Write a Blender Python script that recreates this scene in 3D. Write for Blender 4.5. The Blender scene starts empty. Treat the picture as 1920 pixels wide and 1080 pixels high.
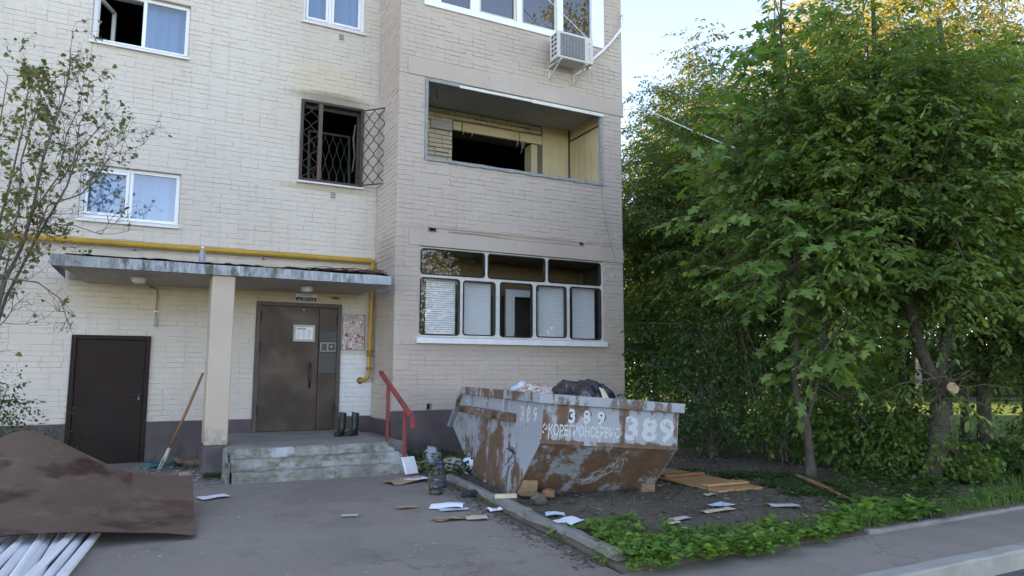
import bpy, math, random
import numpy as np
from mathutils import Vector, Matrix, noise as mnoise
from mathutils.geometry import tessellate_polygon
random.seed(7)
rng = np.random.default_rng(7)
SC = bpy.context.scene
COL = SC.collection
rad = math.radians

# ------------------------------------------------------------------ camera
YAW, PITCH, ROLL, FPX = rad(27.55), rad(6.58), rad(0.183), 1316.0
CAMH = 1.40
def cam_axes():
    cy, sy, cp, sp = math.cos(YAW), math.sin(YAW), math.cos(PITCH), math.sin(PITCH)
    f = Vector((sy*cp, cy*cp, sp)); r = Vector((cy, -sy, 0)); u = r.cross(f)
    c, s = math.cos(ROLL), math.sin(ROLL)
    return c*r+s*u, -s*r+c*u, f
CR, CU, CF = cam_axes()
cam_d = bpy.data.cameras.new('camera'); cam = bpy.data.objects.new('camera', cam_d); COL.objects.link(cam)
cam_d.sensor_width = 36; cam_d.lens = FPX/1920*36; cam_d.clip_start = 0.05; cam_d.clip_end = 2000
cam.matrix_world = Matrix(((CR.x, CU.x, -CF.x, 0), (CR.y, CU.y, -CF.y, 0), (CR.z, CU.z, -CF.z, CAMH), (0, 0, 0, 1)))
SC.camera = cam

# ------------------------------------------------------------------ world, sun, exposure
SUN_EL, SUN_DIR_XY = rad(27), (-0.86, 0.51)      # where the sun stands: left of and behind the building
w = bpy.data.worlds.new('World'); SC.world = w; w.use_nodes = True
nt = w.node_tree; bg = nt.nodes['Background']
sky = nt.nodes.new('ShaderNodeTexSky'); sky.sky_type = 'NISHITA'; sky.sun_disc = False
sky.sun_elevation = SUN_EL; sky.sun_rotation = math.atan2(SUN_DIR_XY[0], SUN_DIR_XY[1])
sky.air_density = 0.5; sky.dust_density = 0.05; sky.ozone_density = 1.0; sky.altitude = 150
nt.links.new(sky.outputs[0], bg.inputs[0]); bg.inputs[1].default_value = 0.15
sd = Vector((SUN_DIR_XY[0]*math.cos(SUN_EL), SUN_DIR_XY[1]*math.cos(SUN_EL), math.sin(SUN_EL))).normalized()
sl = bpy.data.lights.new('sun', 'SUN'); sl.energy = 2.6; sl.angle = rad(0.53); sl.color = (1.0, 0.86, 0.64)
so = bpy.data.objects.new('sun', sl); COL.objects.link(so); so.rotation_euler = sd.to_track_quat('Z', 'Y').to_euler()
SC.view_settings.view_transform = 'Standard'; SC.view_settings.look = 'None'
SC.view_settings.exposure = 2.9; SC.view_settings.gamma = 1.0
SC.view_settings.use_white_balance = True; SC.view_settings.white_balance_temperature = 9000; SC.view_settings.white_balance_tint = 16
try: SC.view_settings.use_curve_mapping = False
except Exception: pass
SC.render.engine = 'CYCLES'
SC.cycles.max_bounces = 8; SC.cycles.diffuse_bounces = 4; SC.cycles.transparent_max_bounces = 12

# ------------------------------------------------------------------ pixel rays (only used to read positions off the photograph)
def ray(px, py): return CR*((px-960)/FPX) - CU*((py-540)/FPX) + CF
def onY(px, py, y):
    d = ray(px, py); d = d*(y/d.y); return Vector((d.x, y, d.z+CAMH))
def onZ(px, py, z=0.0):
    d = ray(px, py); d = d*((z-CAMH)/d.z); return Vector((d.x, d.y, z))

# ------------------------------------------------------------------ object helpers
ORG = {}
def tag(o, label=None, cat=None, group=None, kind=None):
    if label: o['label'] = label
    if cat: o['category'] = cat
    if group: o['group'] = group
    if kind: o['kind'] = kind
    return o
def thing(name, label, cat, loc=(0, 0, 0), rot=(0, 0, 0), group=None):
    o = bpy.data.objects.new(name, None); COL.objects.link(o); o.empty_display_size = 0.2
    o.location = loc; o.rotation_euler = rot
    ORG[o.name] = Matrix.LocRotScale(Vector(loc), __import__('mathutils').Euler(rot), None)
    return tag(o, label, cat, group)
def org(o): return ORG.get(o.name, Matrix())
def raw_obj(name, me, parent=None):
    o = bpy.data.objects.new(name, me); COL.objects.link(o)
    if parent is not None:
        o.parent = parent; ORG[o.name] = org(parent)
    return o
class MB:
    def __init__(s): s.v = []; s.f = []; s.m = []; s.mi = 0
    def add(s, vs, fs):
        b = len(s.v); s.v += [tuple(x) for x in vs]
        for f in fs: s.f.append([i+b for i in f]); s.m.append(s.mi)
        return s
    def quad(s, a, b, c, d): return s.add([a, b, c, d], [(0, 1, 2, 3)])
    def box(s, x0, x1, y0, y1, z0, z1, M=None):
        vs = [(x, y, z) for z in (z0, z1) for y in (y0, y1) for x in (x0, x1)]
        if M is not None: vs = [M @ Vector(p) for p in vs]
        return s.add(vs, [(0, 2, 3, 1), (4, 5, 7, 6), (0, 1, 5, 4), (2, 6, 7, 3), (0, 4, 6, 2), (1, 3, 7, 5)])
    def bbox(s, x0, x1, y0, y1, z0, z1, b=.004, M=None):
        # box with all edges chamfered
        P = []; idx = {}
        X, Y, Z = (x0, x1), (y0, y1), (z0, z1)
        for k in range(2):
            for j in range(2):
                for i in range(2):
                    sx, sy, sz = (1-2*i), (1-2*j), (1-2*k)
                    for a in range(3):
                        p = [X[i]+sx*b, Y[j]+sy*b, Z[k]+sz*b]; p[a] = (X[i], Y[j], Z[k])[a]
                        idx[(i, j, k, a)] = len(P); P.append(p)
        F = []
        for k in (0, 1):
            F.append([idx[(0, 0, k, 2)], idx[(1, 0, k, 2)], idx[(1, 1, k, 2)], idx[(0, 1, k, 2)]])
            F.append([idx[(0, k, 0, 1)], idx[(1, k, 0, 1)], idx[(1, k, 1, 1)], idx[(0, k, 1, 1)]])
            F.append([idx[(k, 0, 0, 0)], idx[(k, 1, 0, 0)], idx[(k, 1, 1, 0)], idx[(k, 0, 1, 0)]])
            for l in (0, 1):
                F.append([idx[(0, k, l, 1)], idx[(1, k, l, 1)], idx[(1, k, l, 2)], idx[(0, k, l, 2)]])
                F.append([idx[(k, 0, l, 0)], idx[(k, 1, l, 0)], idx[(k, 1, l, 2)], idx[(k, 0, l, 2)]])
                F.append([idx[(k, l, 0, 0)], idx[(k, l, 1, 0)], idx[(k, l, 1, 1)], idx[(k, l, 0, 1)]])
                for i in (0, 1): F.append([idx[(i, k, l, 0)], idx[(i, k, l, 1)], idx[(i, k, l, 2)]])
        c = Vector(((x0+x1)/2, (y0+y1)/2, (z0+z1)/2)); G = []
        for f in F:
            if len(set(f)) < 3: continue
            a, b2, c2 = Vector(P[f[0]]), Vector(P[f[1]]), Vector(P[f[2]])
            n = (b2-a).cross(c2-a); m = sum((Vector(P[i]) for i in f), Vector())/len(f)
            G.append(f if n.dot(m-c) > 0 else f[::-1])
        if M is not None: P = [M @ Vector(p) for p in P]
        return s.add(P, G)
    def tube(s, path, r, n=8, caps=True, sq=None):
        path = [Vector(p) for p in path]; rs = r if hasattr(r, '__len__') else [r]*len(path)
        t0 = (path[1]-path[0]).normalized(); up = Vector((0, 0, 1)) if abs(t0.z) < .9 else Vector((1, 0, 0))
        u = t0.cross(up).normalized(); rings = []; vs = []
        for i, p in enumerate(path):
            t = (path[min(i+1, len(path)-1)]-path[max(i-1, 0)]).normalized()
            u = (u - t*u.dot(t)).normalized(); v = t.cross(u)
            for k in range(n):
                a = 2*math.pi*k/n
                vs.append(p+(u*math.cos(a)+v*math.sin(a)*(sq or 1))*rs[i])
        fs = []
        for i in range(len(path)-1):
            for k in range(n): fs.append((i*n+k, i*n+(k+1) % n, (i+1)*n+(k+1) % n, (i+1)*n+k))
        if caps: fs.append(tuple(range(n-1, -1, -1))); fs.append(tuple((len(path)-1)*n+k for k in range(n)))
        return s.add(vs, fs)
    def lathe(s, prof, c=(0, 0, 0), n=20, caps=True):
        vs = [(c[0]+r*math.cos(2*math.pi*k/n), c[1]+r*math.sin(2*math.pi*k/n), c[2]+z) for r, z in prof for k in range(n)]
        fs = [(i*n+k, i*n+(k+1) % n, (i+1)*n+(k+1) % n, (i+1)*n+k) for i in range(len(prof)-1) for k in range(n)]
        if caps: fs += [tuple(range(n-1, -1, -1)), tuple((len(prof)-1)*n+k for k in range(n))]
        return s.add(vs, fs)
    def grid(s, fn, nu, nv):
        vs = [fn(i/nu, j/nv) for j in range(nv+1) for i in range(nu+1)]
        return s.add(vs, [(j*(nu+1)+i, j*(nu+1)+i+1, (j+1)*(nu+1)+i+1, (j+1)*(nu+1)+i) for j in range(nv) for i in range(nu)])
    def extrude(s, loops, A, B):
        # loops: 2d polygons (first outer, rest holes); A(x, y), B(x, y) give the two faces
        flat = [p for l in loops for p in l]
        tris = tessellate_polygon([[Vector((p[0], p[1], 0)) for p in l] for l in loops])
        b = len(flat); vs = [A(*p) for p in flat]+[B(*p) for p in flat]
        fs = [tuple(t) for t in tris]+[tuple(i+b for i in t[::-1]) for t in tris]; o = 0
        for l in loops:
            k = len(l)
            for i in range(k): fs.append((o+i, o+(i+1) % k, o+(i+1) % k+b, o+i+b))
            o += k
        return s.add(vs, fs)
    def ball(s, c, r, n=8, m=6):
        prof = [(math.sin(math.pi*j/m)*r, -math.cos(math.pi*j/m)*r) for j in range(m+1)]
        prof[0] = (r*.02, -r); prof[-1] = (r*.02, r)
        return s.lathe(prof, c, n)
    def mesh(s, name, mats, smooth=False, M=None):
        me = bpy.data.meshes.new(name)
        vs = s.v if M is None else [M @ Vector(p) for p in s.v]
        me.from_pydata(vs, [], s.f); me.validate(clean_customdata=False)
        for m in (mats if isinstance(mats, (list, tuple)) else [mats]): me.materials.append(m)
        if len(me.polygons) == len(s.m): me.polygons.foreach_set('material_index', s.m)
        if smooth:
            me.polygons.foreach_set('use_smooth', [True]*len(me.polygons))
            if smooth is not True:
                try: me.set_sharp_from_angle(angle=smooth)
                except Exception: pass
        return me
    def build(s, name, mats, parent=None, smooth=False, local=False, loc=None):
        M = None
        if parent is not None and not local: M = org(parent).inverted()
        if loc is not None: M = Matrix.Translation(-Vector(loc))
        o = raw_obj(name, s.mesh(name, mats, smooth, M), parent)
        if loc is not None: o.location = loc; ORG[o.name] = Matrix.Translation(loc)
        return o
    def fixnormals(s): return s
SHARP = rad(40)
def rrect(x0, x1, y0, y1, r, n=5):
    pts = []
    for cx, cy, a0 in ((x1-r, y1-r, 0), (x0+r, y1-r, 90), (x0+r, y0+r, 180), (x1-r, y0+r, 270)):
        for k in range(n+1):
            a = rad(a0+90*k/n); pts.append((cx+r*math.cos(a), cy+r*math.sin(a)))
    return pts
def n3(x, y, z=0.0, s=1.0): return mnoise.noise(Vector((x*s, y*s, z*s)))

# ------------------------------------------------------------------ materials
class Gr:
    def __init__(g, name, rough=.7, spec=.4, metal=0.0, coord='pos'):
        g.m = bpy.data.materials.new(name); g.m.use_nodes = True; g.nt = g.m.node_tree
        g.b = g.nt.nodes['Principled BSDF']; g.out = g.nt.nodes['Material Output']
        g.b.inputs['Roughness'].default_value = rough; g.b.inputs['Metallic'].default_value = metal
        g.b.inputs['Specular IOR Level'].default_value = spec
        if coord == 'pos': g.co = g.n('ShaderNodeNewGeometry').outputs['Position']
        else: g.co = g.n('ShaderNodeTexCoord').outputs['Object']
    def n(g, t): return g.nt.nodes.new(t)
    def put(g, s, v):
        if hasattr(v, 'node'): g.nt.links.new(v, s)
        elif isinstance(v, (tuple, list)) and len(v) == 3 and s.type == 'RGBA': s.default_value = (*v, 1)
        else: s.default_value = v
    def map(g, scale, off=(0, 0, 0), rot=(0, 0, 0)):
        n = g.n('ShaderNodeMapping'); g.put(n.inputs['Vector'], g.co); n.inputs['Scale'].default_value = scale; n.inputs['Location'].default_value = off; n.inputs['Rotation'].default_value = rot
        return n.outputs[0]
    def noise(g, s, detail=3, rough=.55, stretch=None, off=(0, 0, 0)):
        n = g.n('ShaderNodeTexNoise'); n.inputs['Scale'].default_value = s; n.inputs['Detail'].default_value = detail; n.inputs['Roughness'].default_value = rough
        g.put(n.inputs['Vector'], g.map(stretch or (1, 1, 1), off)); return n.outputs[0]
    def vor(g, s, feat='F1', stretch=None):
        n = g.n('ShaderNodeTexVoronoi'); n.feature = feat; n.inputs['Scale'].default_value = s; g.put(n.inputs['Vector'], g.map(stretch or (1, 1, 1))); return n
    def ramp(g, f, stops, interp='LINEAR'):
        n = g.n('ShaderNodeValToRGB'); n.color_ramp.interpolation = interp; e = n.color_ramp.elements
        while len(e) < len(stops): e.new(.5)
        for x, (p, c) in zip(e, stops): x.position = p; x.color = (*c, 1) if isinstance(c, (tuple, list)) else (c, c, c, 1)
        g.put(n.inputs[0], f); return n.outputs[0]
    def mix(g, f, a, b, mode='MIX'):
        n = g.n('ShaderNodeMix'); n.data_type = 'RGBA'; n.blend_type = mode
        g.put(n.inputs[0], f); g.put(n.inputs[6], a); g.put(n.inputs[7], b); return n.outputs[2]
    def math(g, op, a, b=0.0, clamp=False):
        n = g.n('ShaderNodeMath'); n.operation = op; n.use_clamp = clamp; g.put(n.inputs[0], a); g.put(n.inputs[1], b); return n.outputs[0]
    def sep(g):
        n = g.n('ShaderNodeSeparateXYZ'); g.put(n.inputs[0], g.co); return n.outputs
    def rng(g, v, a, b, c=0.0, d=1.0, smooth=True):
        n = g.n('ShaderNodeMapRange'); n.interpolation_type = 'SMOOTHSTEP' if smooth else 'LINEAR'
        g.put(n.inputs['Value'], v)
        for k, x in zip(('From Min', 'From Max', 'To Min', 'To Max'), (a, b, c, d)): n.inputs[k].default_value = x
        return n.outputs[0]
    def blob(g, c, r, soft=.5, wob=.0):
        # 1 inside an ellipsoid round c, 0 outside
        n = g.n('ShaderNodeMapping'); n.vector_type = 'POINT'; g.put(n.inputs['Vector'], g.co)
        n.inputs['Scale'].default_value = [1/x for x in r]; n.inputs['Location'].default_value = [-a/x for a, x in zip(c, r)]
        l = g.n('ShaderNodeVectorMath'); l.operation = 'LENGTH'; g.put(l.inputs[0], n.outputs[0]); d = l.outputs['Value']
        if wob: d = g.math('ADD', d, g.math('MULTIPLY', g.math('SUBTRACT', g.noise(2.2/max(min(r), .2)), .5), wob))
        return g.rng(d, 1-soft, 1+soft, 1, 0)
    def bump(g, h, strength=.3, dist=.01):
        n = g.n('ShaderNodeBump'); n.inputs['Strength'].default_value = strength; n.inputs['Distance'].default_value = dist
        g.put(n.inputs['Height'], h); g.put(g.b.inputs['Normal'], n.outputs[0]); return g
    def col(g, c): g.put(g.b.inputs['Base Color'], c); return g
    def rough(g, r): g.put(g.b.inputs['Roughness'], r); return g
def simple(name, c1, c2=None, scale=6, rough=.6, bump=.15, bs=60, metal=0, spec=.4, dist=.004, coord='pos', stretch=None):
    g = Gr(name, rough, spec, metal, coord); c2 = c2 or tuple(x*.75 for x in c1)
    g.col(g.mix(g.ramp(g.noise(scale, 5, .6, stretch), [(.3, 0.), (.7, 1.)]), c1, c2))
    if bump: g.bump(g.noise(bs, 4, .6, stretch), bump, dist)
    return g.m
MT = {}
def paint_wall(name, base, dark, stains_and_light=()):
    g = Gr(name, .85, .25)
    a = g.mix(g.ramp(g.noise(.7, 5, .6), [(.3, 0.), (.72, 1.)]), base, dark)
    dr = g.ramp(g.noise(1, 5, .65, stretch=(7, 7, .45)), [(.52, 0.), (.8, .38)])       # rain runs
    a = g.mix(dr, a, tuple(x*.72 for x in base))
    sp = g.ramp(g.noise(9, 6, .75), [(.58, 0.), (.72, .6)])
    a = g.mix(sp, a, tuple(x*.66 for x in base))
    for c, r, colr, amt in stains_and_light:
        a = g.mix(g.math('MULTIPLY', g.blob(c, r, .55, .5), amt), a, colr)
    g.col(a); g.bump(g.noise(70, 5, .65), .35, .006); return g.m
MT['cream'] = paint_wall('cream_paint', (.625, .56, .50), (.565, .495, .43), [((2.5, 11.6, 6.15), (.55, .3, .42), (.57, .47, .31), .55), ((2.6, 11.6, 5.95), (.6, .3, .10), (.15, .12, .09), .65), ((.2, 11.6, 2.5), (1.2, .4, .35), (.50, .39, .24), .6), ((2.2, 11.6, 2.7), (1.4, .4, .3), (.47, .37, .22), .6), ((2.5, 11.6, 4.38), (.7, .3, .05), (.4, .3, .18), .6)])  # soot stains at the grille window; warm bounce light painted below the canopy
MT['beige'] = paint_wall('beige_paint', (.505, .42, .362), (.445, .362, .308), [((5.8, 10.49, 3.66), (2.0, .3, .03), (.30, .22, .15), .55), ((5.6, 10.49, 1.72), (1.9, .3, .13), (.33, .28, .24), .5), ((3.4, 11.0, 3.0), (.3, .5, .5), (.25, .21, .18), .5)])
MT['plaster'] = paint_wall('beige_plaster', (.49, .405, .35), (.435, .35, .302), [((5.6, 10.47, 3.62), (2.2, .3, .03), (.31, .22, .15), .6)])
MT['whitepaint'] = simple('white_wall_paint', (.74, .74, .74), (.64, .64, .65), 3, .8, .3, 60)
g = Gr('plinth_paint', .65, .35)
a = g.mix(g.ramp(g.noise(2, 5, .6), [(.35, 0.), (.7, 1.)]), (.085, .060, .064), (.125, .098, .10))
a = g.mix(g.math('MULTIPLY', g.rng(g.sep()[2], .0, .40, 1, 0), g.ramp(g.noise(6, 5), [(.38, 0.), (.62, .9)])), a, (.16, .15, .12))
g.col(a).bump(g.noise(30, 5), .35, .008); MT['plinth'] = g.m
g = Gr('column_paint', .8, .25)
a = g.mix(g.ramp(g.noise(1.3, 5, .6), [(.3, 0.), (.7, 1.)]), (.53, .43, .35), (.46, .37, .30))
a = g.mix(g.math('MULTIPLY', g.rng(g.sep()[2], .4, .75, 1, 0), g.ramp(g.noise(12, 5), [(.4, 0.), (.6, .8)])), a, (.27, .24, .17))
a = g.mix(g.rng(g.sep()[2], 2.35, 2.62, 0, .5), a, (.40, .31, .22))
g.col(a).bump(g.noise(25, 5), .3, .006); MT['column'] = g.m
g = Gr('concrete', .85, .25)
a = g.mix(g.ramp(g.noise(3, 6, .7), [(.36, 0.), (.64, 1.)]), (.40, .385, .355), (.20, .19, .165))
a = g.mix(g.ramp(g.noise(5, 6, .7, stretch=(1, 1, 2.2)), [(.48, 0.), (.62, .9)]), a, (.14, .145, .09))
a = g.mix(g.ramp(g.noise(2.2, 4, .6, off=(3, 1, 2)), [(.55, 0.), (.62, .75)]), a, (.50, .52, .53))
g.col(a).bump(g.noise(28, 6, .75), .9, .02); MT['concrete'] = g.m
g = Gr('landing_concrete', .85, .25)
a = g.mix(g.ramp(g.noise(3, 6, .65), [(.32, 0.), (.68, 1.)]), (.30, .275, .245), (.22, .20, .175))
g.col(a).bump(g.noise(35, 6, .7), .4, .008); MT['landing'] = g.m
MT['kerb'] = simple('kerb_concrete', (.235, .225, .21), (.15, .145, .13), 5, .9, .6, 45, dist=.01)
MT['kerb_light'] = simple('street_kerb_concrete', (.36, .345, .31), (.25, .24, .21), 4, .9, .6, 45, dist=.01)
g = Gr('asphalt', .85, .35)
a = g.mix(g.ramp(g.noise(.9, 6, .65), [(.3, 0.), (.7, 1.)]), (.222, .182, .152), (.285, .242, .206))
a = g.mix(g.ramp(g.noise(3.3, 6, .7, off=(5, 2, 0)), [(.50, 0.), (.60, .6)]), a, (.24, .21, .18))
a = g.mix(g.ramp(g.noise(1.9, 6, .7, off=(1, 7, 0)), [(.55, 0.), (.62, .35)]), a, (.15, .125, .105))
a = g.mix(g.ramp(g.noise(160, 2, .5), [(.60, 0.), (.70, .6)]), a, (.27, .255, .235))
a = g.mix(g.ramp(g.noise(55, 3, .6), [(.68, 0.), (.73, .8)]), a, (.36, .34, .31))
a = g.mix(g.ramp(g.noise(120, 2, .5, off=(3, 3, 3)), [(.28, .7), (.40, 0.)]), a, (.05, .048, .046))
ck = g.math('ABSOLUTE', g.math('SUBTRACT', g.noise(.55, 9, .62, off=(2, 9, 0)), .5))
ck = g.math('MULTIPLY', g.ramp(ck, [(.0, 1.), (.0045, 0.)]), g.ramp(g.noise(.5, 3, .5, off=(6, 6, 0)), [(.50, 0.), (.60, .7)]))
a = g.mix(ck, a, (.08, .066, .055))
a = g.mix(g.ramp(g.noise(.35, 3, .5, off=(8, 1, 0)), [(.55, 0.), (.57, .25)]), a, (.15, .125, .105))
g.col(a).bump(g.math('SUBTRACT', g.noise(170, 4, .7), ck), .55, .008); MT['asphalt'] = g.m
MT['road'] = simple('road_asphalt', (.06, .062, .066), (.09, .088, .085), 3, .8, .5, 150, dist=.006)
g = Gr('soil', .95, .15)
a = g.mix(g.ramp(g.noise(1.6, 6, .65), [(.3, 0.), (.7, 1.)]), (.092, .073, .057), (.165, .135, .106))
a = g.mix(g.ramp(g.noise(14, 5, .7), [(.55, 0.), (.72, .7)]), a, (.21, .18, .145))
a = g.mix(g.ramp(g.noise(60, 3, .6), [(.66, 0.), (.72, .8)]), a, (.24, .21, .17))
g.col(a).bump(g.noise(28, 6, .72), .9, .03); MT['soil'] = g.m
g = Gr('lawn', .9, .2)
a = g.mix(g.ramp(g.noise(.8, 6, .65), [(.3, 0.), (.7, 1.)]), (.075, .135, .025), (.12, .18, .038))
a = g.mix(g.ramp(g.noise(30, 5, .7), [(.5, 0.), (.7, .8)]), a, (.035, .06, .014))
g.col(a).bump(g.noise(40, 6, .8), 1.0, .08); MT['lawn'] = g.m
MT['gravelpath'] = simple('path_surface', (.13, .085, .06), (.09, .065, .05), 2, .9, .3, 20)
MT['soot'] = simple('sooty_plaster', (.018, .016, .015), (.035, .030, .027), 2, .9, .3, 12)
MT['room'] = simple('dark_room_tone', (.05, .045, .04), (.03, .028, .026), 2, .9, .2, 12)  # near black, stands for the shade inside the unlit stairwell
MT['ceil'] = simple('balcony_ceiling_paint', (.44, .42, .395), (.36, .34, .32), 1.5, .85, .15, 30)
g = Gr('yellow_panel', .7, .3)
a = g.mix(g.ramp(g.noise(1.5, 5), [(.3, 0.), (.7, 1.)]), (.60, .495, .31), (.50, .405, .24))
a = g.mix(g.ramp(g.noise(1, 5, .6, stretch=(14, 14, .5)), [(.58, 0.), (.72, .6)]), a, (.25, .18, .09))
g.col(a).bump(g.noise(30, 4), .1, .004); MT['yellow'] = g.m
MT['mortar'] = simple('dark_mortar', (.11, .095, .075), (.16, .14, .11), 12, .95, .6, 60, dist=.008)
MT['rawbrick'] = simple('pale_silicate_brick', (.60, .50, .36), (.47, .385, .27), 4, .9, .4, 60, dist=.006)
MT['lintel'] = simple('lintel_concrete', (.56, .45, .28), (.46, .37, .23), 3, .85, .35, 40)
MT['upvc'] = simple('white_upvc', (.80, .81, .82), (.76, .77, .78), 2, .3, 0, spec=.5)
MT['sillwhite'] = simple('white_sill', (.74, .75, .77), (.62, .62, .62), 5, .5, .1, 30)
MT['framewhite'] = simple('old_white_frame_paint', (.62, .60, .57), (.50, .46, .41), 8, .6, .25, 40)
MT['rubber'] = simple('black_rubber', (.012, .012, .013), (.02, .02, .02), 10, .55, 0)
MT['weathered'] = simple('weathered_grey_wood', (.33, .34, .35), (.19, .19, .185), 20, .8, .5, 60, stretch=(1, 1, 1))
MT['whiteboard'] = simple('white_painted_board', (.72, .70, .66), (.60, .56, .50), 5, .7, .2, 30)
MT['door'] = simple('dark_brown_door_paint', (.022, .0135, .011), (.030, .020, .017), 2, .6, .06, 90, spec=.14)
g = Gr('bronze_door_paint', .40, .35, .25)
a = g.mix(g.ramp(g.noise(1.4, 4, .55), [(.3, 0.), (.7, 1.)]), (.074, .047, .034), (.042, .028, .022))
a = g.mix(g.ramp(g.noise(40, 3), [(.66, 0.), (.72, .35)]), a, (.2, .17, .14))
g.col(a).rough(g.rng(g.noise(2.5, 4), .3, .7, .38, .58)).bump(g.noise(2.6, 2, .4), .25, .03); MT['bronze'] = g.m
MT['bronze_frame'] = simple('brown_frame_paint', (.085, .062, .05), (.06, .045, .037), 3, .5, .1, 40)
MT['darkpanel'] = simple('dark_repair_plate', (.045, .04, .038), (.06, .053, .05), 5, .5, .1, 40)
MT['steel'] = simple('dull_steel', (.20, .19, .18), (.13, .125, .12), 8, .45, .1, 50, metal=.6)
MT['black'] = simple('black_plastic', (.012, .012, .012), (.02, .02, .02), 8, .4, 0)
MT['yellowpipe'] = simple('yellow_gas_paint', (.50, .29, .035), (.36, .20, .025), 4, .45, .15, 40, stretch=(1, 1, 1))
MT['yellowjoint'] = simple('chipped_yellow_joint', (.42, .27, .05), (.06, .045, .03), 30, .6, .4, 60)
g = Gr('galvanised_fascia', .5, .5, .35)
a = g.mix(g.ramp(g.noise(2, 4), [(.3, 0.), (.7, 1.)]), (.33, .36, .40), (.24, .265, .29))
k1 = g.math('MULTIPLY', g.ramp(g.noise(1, 6, .7, stretch=(9, 1, 2.5)), [(.44, 0.), (.60, 1.)]), g.ramp(g.noise(.9, 4, .6, off=(2, 0, 0)), [(.40, .15), (.58, 1.)]))
a = g.mix(k1, a, (.075, .072, .062))
k2 = g.math('MULTIPLY', g.ramp(g.noise(1, 5, .7, stretch=(20, 1, 1.6), off=(4, 0, 0)), [(.57, 0.), (.66, .8)]), g.ramp(g.noise(1.1, 4, .6, off=(7, 0, 0)), [(.46, 0.), (.56, 1.)]))
a = g.mix(k2, a, (.60, .60, .56))
a = g.mix(g.ramp(g.noise(11, 5, .7), [(.55, 0.), (.7, .6)]), a, (.16, .15, .12))
g.col(a); MT['fascia'] = g.m
MT['tar'] = simple('roofing_felt', (.028, .026, .022), (.06, .055, .04), 12, .9, .8, 40, dist=.02)
MT['soffit'] = simple('soffit_paint', (.50, .44, .37), (.42, .36, .29), 2, .8, .2, 30)
MT['twig'] = simple('twig_bark', (.15, .12, .095), (.09, .07, .055), 20, .85, .3, 60)
MT['redtwig'] = simple('dry_red_twig', (.13, .055, .04), (.09, .045, .035), 20, .85, .2, 60)
MT['bark'] = simple('tree_bark', (.085, .072, .052), (.045, .038, .028), 9, .95, 1.0, 28, dist=.03)
MT['palebark'] = simple('young_maple_bark', (.085, .075, .055), (.045, .04, .03), 9, .9, .7, 30, dist=.015)
MT['birchbark'] = simple('birch_bark', (.24, .22, .19), (.08, .07, .06), 6, .8, .3, 20)
MT['cutwood'] = simple('sawn_wood_face', (.42, .28, .17), (.30, .19, .11), 14, .8, .3, 40)
MT['redrail'] = simple('faded_red_paint', (.33, .060, .058), (.24, .042, .042), 8, .5, .2, 40)
MT['plank'] = simple('varnished_pine_plank', (.44, .245, .115), (.32, .165, .07), 3, .55, .2, 30, stretch=(2, 9, 9))
MT['plankred'] = simple('reddish_batten_wood', (.30, .125, .06), (.23, .09, .045), 4, .55, .2, 30, stretch=(9, 2, 9))
MT['block'] = simple('rough_timber_block', (.27, .175, .10), (.17, .105, .06), 8, .85, .4, 40, stretch=(1, 1, 5))
MT['paper'] = simple('white_paper', (.78, .80, .86), (.72, .74, .80), 3, .7, .05, 40)
MT['cream_paper'] = simple('aged_paper', (.60, .52, .38), (.47, .38, .25), 6, .8, .1, 40)
MT['newsprint'] = simple('grey_newsprint', (.50, .49, .45), (.36, .35, .32), 30, .8, .1, 40)
MT['card'] = simple('brown_cardboard', (.46, .30, .18), (.36, .225, .13), 4, .85, .15, 40)
MT['charred'] = simple('scorched_paper', (.50, .36, .20), (.10, .055, .03), 10, .9, .2, 30)
MT['bluepaper'] = simple('pale_blue_paper', (.48, .58, .68), (.42, .50, .6), 5, .7, .05, 40)
MT['pvc'] = simple('white_pvc', (.80, .82, .85), (.66, .66, .66), 5, .4, .1, 30, stretch=(3, .6, 1))
MT['greenlamp'] = simple('dark_green_enamel', (.035, .065, .030), (.06, .055, .03), 12, .4, .2, 50)
MT['bluelamp'] = simple('blue_enamel', (.03, .06, .16), (.05, .06, .1), 12, .4, .2, 50)
MT['boot'] = simple('black_green_rubber', (.017, .021, .016), (.028, .032, .024), 6, .38, .08, 30)
MT['bag'] = simple('black_polythene', (.012, .013, .017), (.02, .021, .026), 4, .22, .8, 7, dist=.05, spec=.6)
MT['handle'] = simple('worn_wood_handle', (.27, .14, .07), (.19, .095, .05), 10, .7, .2, 50, stretch=(6, 6, 1))
MT['limewhite'] = simple('lime_splashed_steel', (.60, .58, .52), (.40, .37, .31), 18, .85, .4, 50)
MT['teal'] = simple('teal_polythene', (.03, .13, .15), (.02, .08, .1), 6, .35, .6, 12, dist=.03)
MT['darkcloth'] = simple('dark_purple_cloth', (.025, .018, .024), (.04, .03, .036), 12, .9, .5, 40, dist=.01)
MT['greyplastic'] = simple('grey_striped_plastic', (.33, .36, .41), (.22, .25, .30), 18, .4, .5, 20, dist=.03)
MT['acwhite'] = simple('aged_white_enamel', (.58, .57, .53), (.50, .48, .43), 3, .5, .1, 40)
MT['acgrill'] = simple('grey_grille', (.30, .31, .32), (.36, .37, .38), 10, .5, 0)
MT['lampglass'] = simple('frosted_lamp_cover', (.62, .63, .63), (.55, .56, .56), 6, .25, 0)
MT['grating'] = simple('rusty_dark_iron', (.032, .026, .024), (.075, .05, .04), 14, .65, .4, 60)
MT['rustpost'] = simple('brown_rusted_post', (.14, .095, .075), (.09, .06, .05), 14, .8, .4, 60)
MT['greyiron'] = simple('grey_green_iron', (.07, .08, .08), (.045, .05, .05), 8, .6, .3, 60)
MT['blind'] = simple('white_blind_slat', (.78, .80, .82), (.74, .76, .78), 2, .45, 0)
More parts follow.
